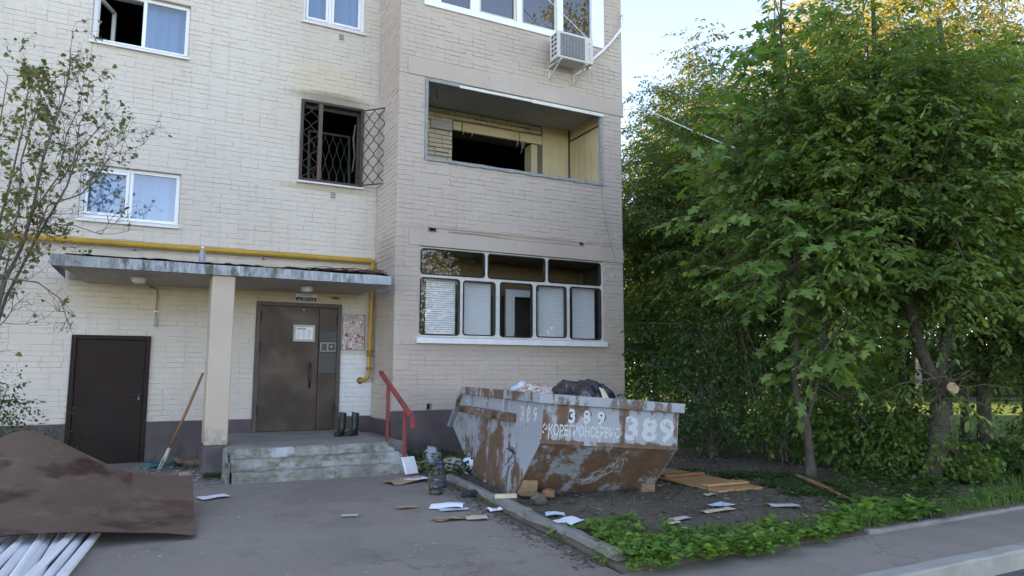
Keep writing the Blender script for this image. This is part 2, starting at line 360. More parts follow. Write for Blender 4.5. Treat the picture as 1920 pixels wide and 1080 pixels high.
MT['woodpanel'] = simple('brown_panelling', (.22, .14, .08), (.17, .11, .065), 2, .6, .2, 20, stretch=(14, 14, 1))
MT['innerwall'] = simple('pale_inner_wall', (.42, .40, .37), (.36, .34, .31), 2, .8, .1, 30)
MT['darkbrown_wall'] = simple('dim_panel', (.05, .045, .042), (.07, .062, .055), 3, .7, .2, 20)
g = Gr('brown_hardboard', .36, .14)
a = g.mix(g.ramp(g.noise(1.1, 5, .6), [(.35, 0.), (.62, 1.)]), (.055, .024, .019), (.088, .045, .034))
a = g.mix(g.ramp(g.noise(1.0, 4, .5, off=(9, 3, 1)), [(.50, 0.), (.56, .8)]), a, (.135, .09, .068))
px_ = g.sep(); wx = g.math('ADD', px_[0], g.math('MULTIPLY', g.noise(2.5, 3), .10)); wy = g.math('ADD', px_[1], g.math('MULTIPLY', g.noise(3.5, 3, off=(4, 4, 0)), .16))
r1 = g.math('MULTIPLY', g.rng(wx, .0, .03), g.rng(wy, 7.62, 7.66)); r2 = g.math('MULTIPLY', g.rng(wx, -.02, .02), g.rng(wy, 7.12, 7.07))
r3 = g.math('MULTIPLY', g.rng(wx, -.5, -.55), g.rng(wy, 8.0, 8.05))
a = g.mix(g.math('MULTIPLY', g.math('MAXIMUM', g.math('MAXIMUM', r1, r2), r3), .85), a, (.125, .082, .062))
a = g.mix(g.ramp(g.noise(2.3, 5, .65, off=(7, 2, 0)), [(.56, 0.), (.66, .5)]), a, (.15, .125, .118))
a = g.mix(g.ramp(g.noise(1.3, 3, .5, off=(1, 8, 0)), [(.55, 0.), (.60, .8)]), a, (.045, .020, .018))
a = g.mix(g.ramp(g.noise(1, 6, .7, stretch=(4, 30, 4)), [(.60, 0.), (.70, .45)]), a, (.26, .22, .2))
g.col(a).rough(g.rng(g.noise(2, 4), .3, .7, .25, .5)).bump(g.noise(50, 4), .06, .004); MT['sheet'] = g.m
def glass(name, tint=(.9, .93, .95), refl=.14, rough=.0):
    m = bpy.data.materials.new(name); m.use_nodes = True; t = m.node_tree; t.nodes.clear()
    o = t.nodes.new('ShaderNodeOutputMaterial'); tr = t.nodes.new('ShaderNodeBsdfTransparent'); gl = t.nodes.new('ShaderNodeBsdfGlossy')
    tr.inputs[0].default_value = (*tint, 1); gl.inputs['Roughness'].default_value = rough
    lw = t.nodes.new('ShaderNodeLayerWeight'); lw.inputs[0].default_value = .5
    pw = t.nodes.new('ShaderNodeMath'); pw.operation = 'POWER'; pw.inputs[1].default_value = 5.0; t.links.new(lw.outputs['Facing'], pw.inputs[0])
    ad = t.nodes.new('ShaderNodeMath'); ad.operation = 'MULTIPLY_ADD'; ad.inputs[1].default_value = .9; ad.inputs[2].default_value = refl; ad.use_clamp = True
    mx = t.nodes.new('ShaderNodeMixShader'); t.links.new(pw.outputs[0], ad.inputs[0]); t.links.new(ad.outputs[0], mx.inputs[0]); t.links.new(tr.outputs[0], mx.inputs[1]); t.links.new(gl.outputs[0], mx.inputs[2]); t.links.new(mx.outputs[0], o.inputs[0])
    return m
MT['glass'] = glass('window_glass', (.97, .98, .98), refl=.11)
MT['mirrorglass'] = glass('coated_window_glass', (.68, .82, .95), .20)
MT['lampclear'] = glass('lantern_glass', (.92, .93, .9), .03)
MT['sky_sheet'] = simple('sky_reflection_blue', (.15, .30, .40), (.12, .26, .36), 1.5, .85, .05, 10, stretch=(5, 1, .4))  # blue sheet behind panes, its colour stands for the reflected sky
def leafmat(name, stops, trans=.35, rough=.45):
    m = bpy.data.materials.new(name); m.use_nodes = True; t = m.node_tree; b = t.nodes['Principled BSDF']; o = t.nodes['Material Output']
    at = t.nodes.new('ShaderNodeAttribute'); at.attribute_name = 'rnd'; at.attribute_type = 'GEOMETRY'
    r = t.nodes.new('ShaderNodeValToRGB'); e = r.color_ramp.elements
    while len(e) < len(stops): e.new(.5)
    for x, (p, c) in zip(e, stops): x.position = p; x.color = (*c, 1)
    t.links.new(at.outputs['Fac'], r.inputs[0]); t.links.new(r.outputs[0], b.inputs['Base Color'])
    b.inputs['Roughness'].default_value = rough; b.inputs['Specular IOR Level'].default_value = .4
    tl = t.nodes.new('ShaderNodeBsdfTranslucent'); mu = t.nodes.new('ShaderNodeMix'); mu.data_type = 'RGBA'; mu.blend_type = 'MULTIPLY'; mu.inputs[0].default_value = 1
    t.links.new(r.outputs[0], mu.inputs[6]); mu.inputs[7].default_value = (1.9, 1.9, .8, 1); t.links.new(mu.outputs[2], tl.inputs[0])
    mx = t.nodes.new('ShaderNodeMixShader'); mx.inputs[0].default_value = trans
    t.links.new(b.outputs[0], mx.inputs[1]); t.links.new(tl.outputs[0], mx.inputs[2]); t.links.new(mx.outputs[0], o.inputs[0]); return m
MT['ashleaf'] = leafmat('ash_leaved_maple_leaf', [(0, (.050, .092, .030)), (.5, (.100, .166, .047)), (.85, (.165, .240, .064)), (1, (.25, .28, .085))], .42)
MT['mapleleaf'] = leafmat('broad_maple_leaf', [(0, (.062, .128, .038)), (.5, (.110, .198, .054)), (.9, (.170, .272, .076)), (1, (.26, .30, .09))], .42)
MT['bushleaf'] = leafmat('bush_leaf', [(0, (.028, .065, .024)), (.6, (.052, .105, .034)), (1, (.09, .155, .045))])
MT['limeleaf'] = leafmat('light_shrub_leaf', [(0, (.045, .10, .025)), (.6, (.08, .15, .035)), (.92, (.13, .20, .045)), (1, (.22, .22, .05))])
MT['goldleaf'] = leafmat('golden_birch_leaf', [(0, (.13, .14, .05)), (.5, (.23, .20, .075)), (1, (.31, .24, .09))], .45)
MT['birchleaf'] = leafmat('birch_leaf', [(0, (.055, .075, .022)), (.6, (.09, .10, .03)), (1, (.17, .12, .035))], .4)
MT['lilacleaf'] = leafmat('lilac_leaf', [(0, (.06, .105, .032)), (.5, (.105, .14, .042)), (.8, (.20, .17, .05)), (1, (.18, .095, .05))], .35)
MT['weedleaf'] = leafmat('weed_leaf', [(0, (.05, .12, .022)), (.35, (.085, .19, .035)), (.75, (.15, .28, .05)), (1, (.30, .36, .08))])
MT['grassblade'] = leafmat('grass_blade', [(0, (.035, .085, .018)), (.6, (.065, .13, .028)), (1, (.13, .16, .05))])
MT['deadleaf'] = leafmat('fallen_leaf', [(0, (.07, .045, .022)), (.5, (.15, .10, .05)), (.8, (.26, .20, .10)), (1, (.32, .29, .22))], .1)
MT['seed'] = simple('dry_seed_head', (.10, .075, .04), (.07, .05, .03), 20, .9, 0)

# ================================================================== GROUND
YW, YB = 11.62, 10.49           # main wall face, bay face
XC, XR = 3.41, 7.80             # inner corner, right end of the bay
def kerbx(y): return 3.39 + (y-8.3)*(0.40/4.25)      # line of the path kerb
def struct(name, mb, m, smooth=False, kind='structure'):
    o = mb.build(name, m, smooth=smooth); o['kind'] = kind; return o
b = MB(); b.box(-400, 600, -300, 900, -1.0, -.16); struct('ground', b, MT['lawn'])
b = MB(); b.box(-60, 60, -9.0, 3.9, -.5, -.125); struct('road', b, MT['road'])
def yard_z(x, y): return .010*n3(x, y, 0, .8) + .004*n3(x, y, 3, 3.1)
b = MB(); nx, ny = 90, 70
def fyard(u, v):
    x = -16+u*(kerbx(4.0+v*7.6)+16); y = 3.0+v*8.62
    if y > 4: x = -16+u*(kerbx(y)+.0+16)
    else: x = -16+u*(19.0)
    z = yard_z(x, y)
    if y < 3.5 : z -= .125*min(1, (3.5-y)/.5)
    if y > 9.9: z += .05*min(1, (y-9.9)/1.2)
    return (x, y, z)
b.grid(fyard, nx, ny); struct('asphalt_yard', b, MT['asphalt'], True)
b = MB()
def fwalk(u, v):
    x = 2.95+u*40; y = 3.28+v*(.80 + (0.03 if u*40 > 2.6 else .05*n3(u*40, 0, 2, 2.0)))
    return (x, y, .006+.006*n3(x, y, 0, 1.2)-(.1 if v == 0 and False else 0))
b.grid(fwalk, 160, 8); struct('sidewalk', b, MT['asphalt'], True)
b = MB()
def soil_z(x, y):
    z = .035+.022*n3(x, y, 1, 1.3)+.016*n3(x, y, 5, 4.0)+.007*n3(x, y, 2, 11)
    return z
def fsoil(u, v):
    y = 4.05+v*16.5; x = kerbx(min(y, 8.6))+.03+(u**1.7)*26
    if x < XC+.05 and y > 8.6: x = kerbx(8.6)+.03+(u**1.7)*26
    return (x, y, soil_z(x, y) if u > 0 and v > 0 else -.02)
b.grid(fsoil, 260, 240); struct('bare_soil', b, MT['soil'], True)
b = MB()
def flawn(u, v):
    x = 8.6+u*70; y = 4.25+v*62
    k = min(1, u*70/2.2)
    return (x, y, .02+.05*k+.02*n3(x, y, 0, .7)+.025*n3(x, y, 3, 3)-(.08 if v == 0 else 0))
b.grid(flawn, 140, 130); struct('lawn', b, MT['lawn'], True)
b = MB(); fwd = Vector((.4625, .8866, 0)); rgt = Vector((.8866, -.4625, 0))
def fpath(u, v):
    p = fwd*(31.5+v*2.2+.4*math.sin(u*7))+rgt*(6+u*40); return (p.x, p.y, .112+.01*n3(p.x, p.y))
b.grid(fpath, 40, 3); struct('far_path', b, MT['gravelpath'])
# sidewalk and street kerbs: every stone an object
def stones(name, label_kind, pts, wdt, z0, z1, mat, L=1.0, rough=.006):
    root = bpy.data.objects.new(name, None); COL.objects.link(root); root['kind'] = 'structure'; root.location = pts[0] if len(pts[0]) == 3 else (*pts[0], 0)
    ORG[root.name] = Matrix.Translation(root.location)
    A, B = Vector((*pts[0][:2], 0)), Vector((*pts[1][:2], 0)); D = (B-A); n = max(1, int(D.length/L)); D /= n; t = D.normalized(); q = Vector((-t.y, t.x, 0))
    for i in range(n):
        m = MB(); a = A+D*i+t*.006; e = A+D*(i+1)-t*.006; j = random.uniform(-.012, .012); k = random.uniform(-.008, .008)
        segs = 6
        rows = []
        for s in range(segs+1):
            p = a.lerp(e, s/segs); r1, r2, r3 = (random.uniform(-rough, rough) for _ in range(3))
            c = .012
            rows.append([p+Vector((0, 0, z0)), p+Vector((0, 0, z1-c+k+r1)), p+q*c+Vector((0, 0, z1+k+r2)), p+q*(wdt-c)+Vector((0, 0, z1+k+r2)), p+q*wdt+Vector((0, 0, z1-c+k+r3)), p+q*wdt+Vector((0, 0, z0))])
            rows[-1] = [x+q*j for x in rows[-1]]
        vs = [x for r in rows for x in r]; fs = [(s*6+c2, s*6+c2+1, (s+1)*6+c2+1, (s+1)*6+c2) for s in range(segs) for c2 in range(5)]
        fs += [(0, 1, 2, 3, 4, 5), tuple(segs*6+x for x in (5, 4, 3, 2, 1, 0))]
        m.add(vs, fs); m.build('kerb_stone', mat, root)
    return root
stones('path_kerb', '', [(kerbx(8.35)+.045, 8.35), (kerbx(4.25)+.05, 4.25)], .085, -.1, .098, MT['kerb'], .82, .007)
stones('sidewalk_edging', '', [(5.55, 4.07), (24.5, 4.13)], .07, -.1, .036, MT['kerb'], 1.0, .004)
stones('street_kerb', '', [(4.3, 3.16), (24.3, 3.16)], .15, -.2, .012, MT['kerb_light'], 1.0, .004)

# ================================================================== BUILDING
bld = thing('apartment_building', 'brick apartment block with cream main wall and beige balcony bay', 'building', (XC, YW, 0))
def rects_minus(x0, x1, z0, z1, holes):
    xs = sorted({x0, x1, *[h[0] for h in holes], *[h[1] for h in holes]}); zs = sorted({z0, z1, *[h[2] for h in holes], *[h[3] for h in holes]})
    xs = [x for x in xs if x0 <= x <= x1]; zs = [z for z in zs if z0 <= z <= z1]; out = []
    for j in range(len(zs)-1):
        run = None
        for i in range(len(xs)-1):
            cx, cz = (xs[i]+xs[i+1])/2, (zs[j]+zs[j+1])/2
            hole = any(h[0] < cx < h[1] and h[2] < cz < h[3] for h in holes)
            if hole:
                if run: out.append(run); run = None
            else: run = (run[0], xs[i+1], zs[j], zs[j+1]) if run else (xs[i], xs[i+1], zs[j], zs[j+1])
        if run: out.append(run)
    return out
H_MAIN = dict(upper=(-.95, .35, 6.22, 7.05), lower=(-.95, .35, 3.55, 4.34), grille=(2.09, 3.14, 4.47, 5.86), top=(2.06, 3.12, 7.26, 8.65), sdoor=(-.91, .08, -.3, 1.86), edoor=(1.53, 2.865, .40, 2.45))
H_BAY = dict(balc=(3.86, 7.37, 4.78, 6.17), low=(3.81, 7.345, 1.90, 3.355), top=(3.83, 7.41, 7.46, 8.90), h1=(3.955, 4.07, 3.605, 3.665), h2=(6.84, 6.94, 3.61, 3.67), h3=(3.97, 4.05, .76, .85))
JD = .0065                         # depth of the joints behind the wall face
b = MB(); hm = list(H_MAIN.values())
for x0, x1, z0, z1 in rects_minus(-25, XC+.3, -.3, 15, hm): b.quad((x0, YW+JD, z0), (x1, YW+JD, z0), (x1, YW+JD, z1), (x0, YW+JD, z1))
for x0, x1, z0, z1 in hm:
    y0, y1 = YW-.004, YW+.34
    b.quad((x0, y0, z0), (x0, y0, z1), (x0, y1, z1), (x0, y1, z0)); b.quad((x1, y0, z0), (x1, y1, z0), (x1, y1, z1), (x1, y0, z1))
    b.quad((x0, y0, z1), (x1, y0, z1), (x1, y1, z1), (x0, y1, z1)); b.quad((x0, y0, z0), (x0, y1, z0), (x1, y1, z0), (x1, y0, z0))
b.build('main_wall', MT['cream'], bld)
b = MB(); hb = list(H_BAY.values())
for x0, x1, z0, z1 in rects_minus(XC, XR, -.3, 15, hb): b.quad((x0, YB+JD, z0), (x1, YB+JD, z0), (x1, YB+JD, z1), (x0, YB+JD, z1))
for k, (x0, x1, z0, z1) in H_BAY.items():
    y0, y1 = YB-.004, YB+.125
    b.quad((x0, y0, z0), (x0, y0, z1), (x0, y1, z1), (x0, y1, z0)); b.quad((x1, y0, z0), (x1, y1, z0), (x1, y1, z1), (x1, y0, z1))
    b.quad((x0, y0, z1), (x1, y0, z1), (x1, y1, z1), (x0, y1, z1)); b.quad((x0, y0, z0), (x0, y1, z0), (x1, y1, z0), (x1, y0, z0))
b.quad((XC+JD, YW+.05, -.3), (XC+JD, YB+JD, -.3), (XC+JD, YB+JD, 15), (XC+JD, YW+.05, 15))
b.quad((XR, YB+JD, -.3), (XR, 21, -.3), (XR, 21, 15), (XR, YB+JD, 15))
b.build('bay_wall', MT['beige'], bld)
b = MB()
b.box(-25, XR, YW, 21, 15.0, 15.3); b.box(XC, XR, YB, YW, 15.0, 15.3); b.build('unseen_roof', MT['tar'], bld)  # unseen slab over the shell, added to block the sun
b = MB(); b.box(-25, XR-.01, 20.7, 21, -.3, 15); b.box(-25.2, -25, YW, 21, -.3, 15); b.build('unseen_rear_wall', MT['cream'], bld)  # unseen rear and end walls added to block sun; depth set for lawn light
# smooth plaster bands over the bay openings, and the slightly wider upper storeys at the right end
b = MB(); b.bbox(3.62, XR+.004, YB-.014, YB+.10, 3.357, 3.60, .004); b.build('lintel_band', MT['plaster'], bld)
b = MB(); b.bbox(3.55, XR+.052, YB-.012, YB+.10, 6.18, 6.47, .004); b.bbox(XR+.001, XR+.05, YB+.012, 16, 6.26, 15, .004); b.build('upper_band', MT['plaster'], bld)
b = MB(); b.grid(lambda u, v: (4.3+u*2.6, YB-.0145-.006*math.sin(math.pi*v), 3.612+v*.022-.03*u+.012*math.sin(u*9)), 30, 4); b.build('mortar_seam', MT['plaster'], bld)

# --- plinth
b = MB()
for x0, x1 in ((-25, -.91), (.08, 1.53), (2.865, XC)):
    b.bbox(x0, x1, YW-.018, YW+.05, -.3, .62, .004)
b.bbox(XC-.018, XC+.05, YB+.02, YW-.02, -.3, .60, .004)
for x0, x1, z0, z1 in rects_minus(XC-.018, XR+.018, -.3, .752, [H_BAY['h3']]): b.bbox(x0, x1, YB-.02, YB+.05, z0, z1, .003)
b.build('plinth', MT['plinth'], bld)

# --- bricks
def course_bricks(s0, s1, z0, z1, holes, L=.257, Hc=.0775, gap=.009, vgap=.006):
    out = []; nz = int((z1-z0)/Hc)
    for j in range(nz+1):
        a = z0+j*Hc; c = min(a+Hc, z1)
        if c-a < .02: continue
        off = (j % 2)*L/2 + random.uniform(-.012, .012); s = s0-off
        while s < s1:
            ln = L if random.random() > .12 else L/2
            p, q = max(s, s0), min(s+ln, s1); s += ln
            if q-p < .03: continue
            vg = lambda: random.choice((.0003, .0005, .001, .002, .004))*vgap/.006
            hg = lambda: random.choice((.003, .004, .006, .009, .013))*gap/.009
            segs = [(p+vg()/2, q-vg()/2, a+hg()/2, c-hg()/2)]
            for h in holes:
                new = []
                for (e, f, g_, k) in segs:
                    if f <= h[0] or e >= h[1] or k <= h[2] or g_ >= h[3]: new.append((e, f, g_, k)); continue
                    zmid = (g_+k)/2
                    if zmid < h[2]: new.append((e, f, g_, min(k, h[2]))); continue
                    if zmid > h[3]: new.append((e, f, max(g_, h[3]), k)); continue
                    if e < h[0]: new.append((e, h[0], g_, k))
                    if f > h[1]: new.append((h[1], f, g_, k))
                segs = new
            out += [t for t in segs if t[1]-t[0] > .025 and t[3]-t[2] > .02]
    return out
def brick_verts(t, P, proud=None, bev=.005, jit=.0030):
    # P(s, z, out): a point of the wall; back rim at the joint, front face proud of it
    s0, s1, z0, z1 = t; d = JD+(proud if proud is not None else random.choice((-.005, -.003, -.001, 0, .001, .002, .003))+random.uniform(-.001, .001)); d = max(d, .0015)
    j = lambda: random.uniform(-jit, jit)
    vs = [P(s0, z0, -JD), P(s1, z0, -JD), P(s1, z1, -JD), P(s0, z1, -JD)]
    tl = random.uniform(-.0012, .0012)
    vs += [P(s0+bev+j(), z0+bev+j(), d-JD+tl), P(s1-bev+j(), z0+bev+j(), d-JD-tl), P(s1-bev+j(), z1-bev+j(), d-JD-tl), P(s0+bev+j(), z1-bev+j(), d-JD+tl)]
    return vs, [(4, 5, 6, 7), (0, 1, 5, 4), (1, 2, 6, 5), (2, 3, 7, 6), (3, 0, 4, 7)]
Pm = lambda s, z, o: (s, YW-o, z)
Pb = lambda s, z, o: (s, YB-o, z)
Ps = lambda s, z, o: (XC-o, s, z)
mats_b = []
main_b = [(t, Pm, 'cream') for t in course_bricks(-4.6, XC-.002, .622, 9.0, hm, gap=.0068, vgap=.004)]
main_b = [(t, P, ('whitepaint' if t[0] > 2.86 and t[3] < 1.70 else m)) for t, P, m in main_b]
bay_b = [(t, Pb, 'beige') for t in course_bricks(XC+.004, XR-.002, .755, 9.4, [(a-(.02 if k < 3 else 0), b2+(.02 if k < 3 else 0), c, d) for k, (a, b2, c, d) in enumerate(hb)]+[(3.62, 9, 3.357, 3.60), (3.55, 9, 6.18, 6.47), (3.76, 7.39, 1.80, 1.91), (4.0, 7.3, 3.5, 3.66)])]
side_b = [(t, Ps, 'beige') for t in course_bricks(YB+.004, YW-.004, .602, 9.4, [])]
allb = main_b+bay_b+side_b
def shown(t, P):
    # projected area of a brick in the picture; 0 when outside it
    s, z = (t[0]+t[1])/2, (t[2]+t[3])/2; c = Vector(P(s, z, 0))
    e1 = Vector(P(t[1], z, 0))-Vector(P(t[0], z, 0)); e2 = Vector((0, 0, t[3]-t[2]))
    v = c-Vector((0, 0, CAMH)); d = v.dot(CF)
    if d < .1 or abs(v.dot(CR)/d) > .72 or abs(v.dot(CU)/d) > .40: return 0
    return abs(e1.cross(e2).dot(v))/d**3
allb.sort(key=lambda q: -shown(q[0], q[1]))
N_OWN = 225
for i, (t, P, m) in enumerate(allb[:N_OWN]):
    mb = MB(); mb.add(*brick_verts(t, P)); mb.build('brick', MT[m], bld)
groups = {}
for t, P, m in allb[N_OWN:]: groups.setdefault((m), MB()).add(*brick_verts(t, P))
for m, mb in groups.items():
    o = mb.build('brickwork', MT[m], bld); o['kind'] = 'stuff'

# --- small openings
b = MB()
for k in ('h1', 'h2', 'h3'):
    x0, x1, z0, z1 = H_BAY[k]; y = YB+.12
    b.quad((x0, y, z0), (x1, y, z0), (x1, y, z1), (x0, y, z1))
b.build('hole_shade', MT['black'], bld)  # black sheet stands for the shade inside the holes
b = MB(); x0, x1, z0, z1 = H_BAY['h1']; b.box(x0-.005, x0+.004, YB-.03, YB+.05, z0-.01, z1); b.box(x1-.004, x1+.005, YB-.03, YB+.05, z0-.01, z1); b.box(x0-.004, x1+.004, YB-.03, YB+.05, z0-.012, z0-.004); b.build('drain_spout', MT['steel'], bld)
for cx, cz in ((2.665, 4.285), (2.72, 7.085)):
    v = MB()
    v.box(cx-.055, cx+.055, YW-.007, YW+.02, cz-.065, cz+.065); f = v.build('air_vent', MT['cream'], bld)
    for k in range(4):
        v = MB(); z = cz-.042+k*.028; v.box(cx-.042, cx+.042, YW-.009, YW-.0075, z-.007, z+.007); v.build('vent_slot', MT['black'], f)

# --- white plastic windows
def window(x0, x1, z0, z1, yf, sashes, glassm=None, sill=True, fw=.055, back='sky_sheet', open_first=False, ylim=None):
    f = MB(); y0, y1 = yf, yf+.06
    f.bbox(x0, x0+fw, y0, y1, z0, z1, .004); f.bbox(x1-fw, x1, y0, y1, z0, z1, .004)
    f.bbox(x0+fw, x1-fw, y0, y1, z0, z0+fw, .004); f.bbox(x0+fw, x1-fw, y0, y1, z1-fw, z1, .004)
    for s in sashes[:-1]: f.bbox(s[1], s[1]+fw*.9, y0, y1, z0+fw, z1-fw, .004)
    win = f.build('window', MT['upvc'], bld)
    for i, (a, c, sash) in enumerate(sashes):
        if open_first and i == 0: continue
        za, zc = z0+fw, z1-fw
        if sash:
            s = MB(); q = .045; yy = yf-.012
            s.bbox(a+.004, a+q, yy, yf+.05, za+.004, zc-.004, .005); s.bbox(c-q, c-.004, yy, yf+.05, za+.004, zc-.004, .005)
            s.bbox(a+q, c-q, yy, yf+.05, za+.004, za+q, .005); s.bbox(a+q, c-q, yy, yf+.05, zc-q, zc-.004, .005)
            s.build('sash', MT['upvc'], win); a, c, za, zc = a+q, c-q, za+q, zc-q
        g_ = MB(); g_.quad((a-.002, yf+.026, za-.002), (c+.002, yf+.026, za-.002), (c+.002, yf+.026, zc+.002), (a-.002, yf+.026, zc+.002)); g_.build('pane', glassm or MT['mirrorglass'], win)
    if sill:
        s = MB(); s.add([(x0-.02, yf+.03, z0+.012), (x1+.02, yf+.03, z0+.012), (x1+.02, YW-.05, z0-.028), (x0-.02, YW-.05, z0-.028), (x0-.02, YW-.05, z0-.062), (x1+.02, YW-.05, z0-.062), (x0-.02, YW-.01, z0-.062), (x1+.02, YW-.01, z0-.062)], [(0, 3, 2, 1), (3, 4, 5, 2), (4, 6, 7, 5), (0, 6, 4, 3), (1, 2, 5, 7)])
        s.build('sill', MT['sillwhite'], win)
    return win
w1 = window(*H_MAIN['lower'], YW+.07, [(-.895, -.33, True), (-.28, .295, False)])
w2 = window(*H_MAIN['upper'], YW+.07, [(-.895, -.30, False), (-.25, .295, False)], open_first=True)
w3 = window(*H_MAIN['top'], YW+.07, [(2.115, 2.50, True), (2.55, 3.065, True)])
# inward opened sash of the upper stair window
s = MB(); Mx = Matrix.Translation((-.89, YW+.13, 0)) @ Matrix.Rotation(rad(68), 4, 'Z')
q, za, zc, L = .05, 6.28, 6.99, .56
s.bbox(0, q, 0, .05, za, zc, .004, Mx); s.bbox(L-q, L, 0, .05, za, zc, .004, Mx); s.bbox(q, L-q, 0, .05, za, za+q, .004, Mx); s.bbox(q, L-q, 0, .05, zc-q, zc, .004, Mx); s.build('open_sash', MT['upvc'], w2)
s = MB(); s.quad(*[Mx @ Vector(v) for v in ((q, .026, za+q), (L-q, .026, za+q), (L-q, .026, zc-q), (q, .026, zc-q))]); s.build('pane', MT['glass'], w2)
def room(name, x0, x1, y0, y1, z0, z1, m, openfront=True):
    b = MB()
    b.quad((x0, y1, z0), (x1, y1, z0), (x1, y1, z1), (x0, y1, z1)); b.quad((x0, y0, z0), (x0, y1, z0), (x0, y1, z1), (x0, y0, z1)); b.quad((x1, y0, z0), (x1, y0, z1), (x1, y1, z1), (x1, y1, z0))
    b.quad((x0, y0, z0), (x1, y0, z0), (x1, y1, z0), (x0, y1, z0)); b.quad((x0, y0, z1), (x0, y1, z1), (x1, y1, z1), (x1, y0, z1))
    return b.build(name, m, bld)
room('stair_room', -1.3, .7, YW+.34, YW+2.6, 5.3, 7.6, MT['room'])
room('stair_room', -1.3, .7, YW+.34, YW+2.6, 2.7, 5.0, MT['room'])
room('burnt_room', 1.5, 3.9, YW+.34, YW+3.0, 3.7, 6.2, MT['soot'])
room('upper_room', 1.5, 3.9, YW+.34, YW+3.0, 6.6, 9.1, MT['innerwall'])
for nm, (x0, x1, z0, z1) in (('sky_sheet', (-.93, .33, 3.56, 4.32)), ('sky_sheet', (-.27, .33, 6.24, 7.03)), ('sky_sheet', (2.08, 3.10, 7.28, 8.6))):
    b = MB(); b.grid(lambda u, v: (x0+u*(x1-x0), YW+.24+.018*math.sin(u*(x1-x0)*38), z0+v*(z1-z0)), 60, 1); b.build(nm, MT['sky_sheet'], bld, True)  # sheets added behind the panes to give the sky's reflected blue

# --- burnt window with iron grille
x0, x1, z0, z1 = H_MAIN['grille']
gr = thing('window_grille', 'rusty iron window grille with wavy bars and its right leaf swung open', 'window grille', ((x0+x1)/2, YW, z0))
b = MB(); t = .045; y0, y1 = YW-.05, YW-.008
b.bbox(x0, x0+t, y0, y1, z0, z1, .004); b.bbox(x1-t, x1, y0, y1, z0, z1, .004); b.bbox(x0+t, x1-t, y0, y1, z0, z0+t, .004); b.bbox(x0+t, x1-t, y0, y1, z1-t, z1, .004)
b.build('frame', MT['grating'], gr)
b = MB(); b.bbox(x0+.29, x0+.355, y0+.005, y1, z0+t, z1-t, .004); b.build('mullion_post', MT['rustpost'], gr)
def waves(parent, P, W, Hh, cols, rows, r=.006, m='grating', name='wavy_bar'):
    cw = W/cols
    for i in range(cols+1):
        for sgn in ((1,) if i == 0 else (-1,) if i == cols else (1, -1)):
            pts = []
            n = rows*8
            for k in range(n+1):
                z = k/n*Hh; a = .5*cw*(.5-.5*math.cos(2*math.pi*k/8))*.96
                pts.append(P(min(max(i*cw+sgn*a, .004), W-.004), z))
            bb = MB(); bb.tube(pts, r, 5); bb.build(name, MT[m], parent)
waves(gr, lambda s, z: (x0+t+s, YW-.03, z0+t+z), .245, z1-z0-2*t, 1, 5)
hx, hy = x1-.02, YW-.055; a = rad(-47); L = .66
Pl = lambda s, z: (hx+s*math.cos(a)*1.0, hy+s*math.sin(a), z0+.02+z)
lf = MB(); Hl = z1-z0-.05
Ml = Matrix.Translation((hx, hy, z0+.02)) @ Matrix.Rotation(a, 4, 'Z')
for (e, f_, g_, k) in ((0, .022, 0, Hl), (L-.022, L, 0, Hl), (.022, L-.022, 0, .022), (.022, L-.022, Hl-.022, Hl)): lf.bbox(e, f_, -.01, .01, g_, k, .003, Ml)
leaf = lf.build('open_leaf', MT['grating'], gr)
waves(leaf, lambda s, z: Pl(.022+s, .022+z), L-.044, Hl-.044, 3, 5, .0085)
lb = MB(); lb.bbox(L-.075, L-.02, -.02, .02, Hl*.42, Hl*.42+.15, .006, Ml); lb.build('lock_box', MT['black'], leaf)
lb = MB(); lb.bbox(L+.006, L+.020, -.03, -.01, -.03, Hl*.45, .002, Ml); lb.build('latch_rod', MT['grating'], leaf)
b = MB(); b.bbox(x0-.03, x1+.03, YW-.07, YW+.02, z0-.032, z0-.004, .004); b.build('ledge', MT['sillwhite'], bld)
b = MB()
for (e, f_, g_, k) in ((x0+.01, x0+.07, z0+.02, z1-.02), (x1-.07, x1-.01, z0+.02, z1-.02), (x0+.07, x1-.07, z1-.10, z1-.02), (x0+.07, x1-.07, z0+.02, z0+.06)): b.bbox(e, f_, YW+.10, YW+.17, g_, k, .006)
b.build('charred_window_frame', MT['grating'], bld)
b = MB(); b.tube([(x1-.10, YW+.12, z1-.25), (x1-.13, YW+.11, z1-.5), (x1-.10, YW+.12, z1-.8), (x1-.14, YW+.1, z1-1.1)], [.012, .02, .014, .01], 6); b.build('peeling_strip', MT['rustpost'], bld)
# loose grille standing in the burnt room
ig = thing('loose_grille', 'grey iron grille panel leaning inside the burnt window', 'iron grille', (2.75, 12.35, 4.55))
Mi = Matrix.Translation((2.36, 12.28, 4.50)) @ Matrix.Rotation(rad(-6), 4, 'X')
b = MB()
for (e, f_, g_, k) in ((0, .04, 0, 1.12), (.72, .76, 0, 1.12), (.04, .72, 0, .04), (.04, .72, 1.08, 1.12)): b.bbox(e, f_, -.015, .015, g_, k, .003, Mi)
b.build('frame', MT['greyiron'], ig)
waves(ig, lambda s, z: Mi @ Vector((.04+s, 0, .04+z)), .68, 1.04, 5, 2, .006, 'greyiron')

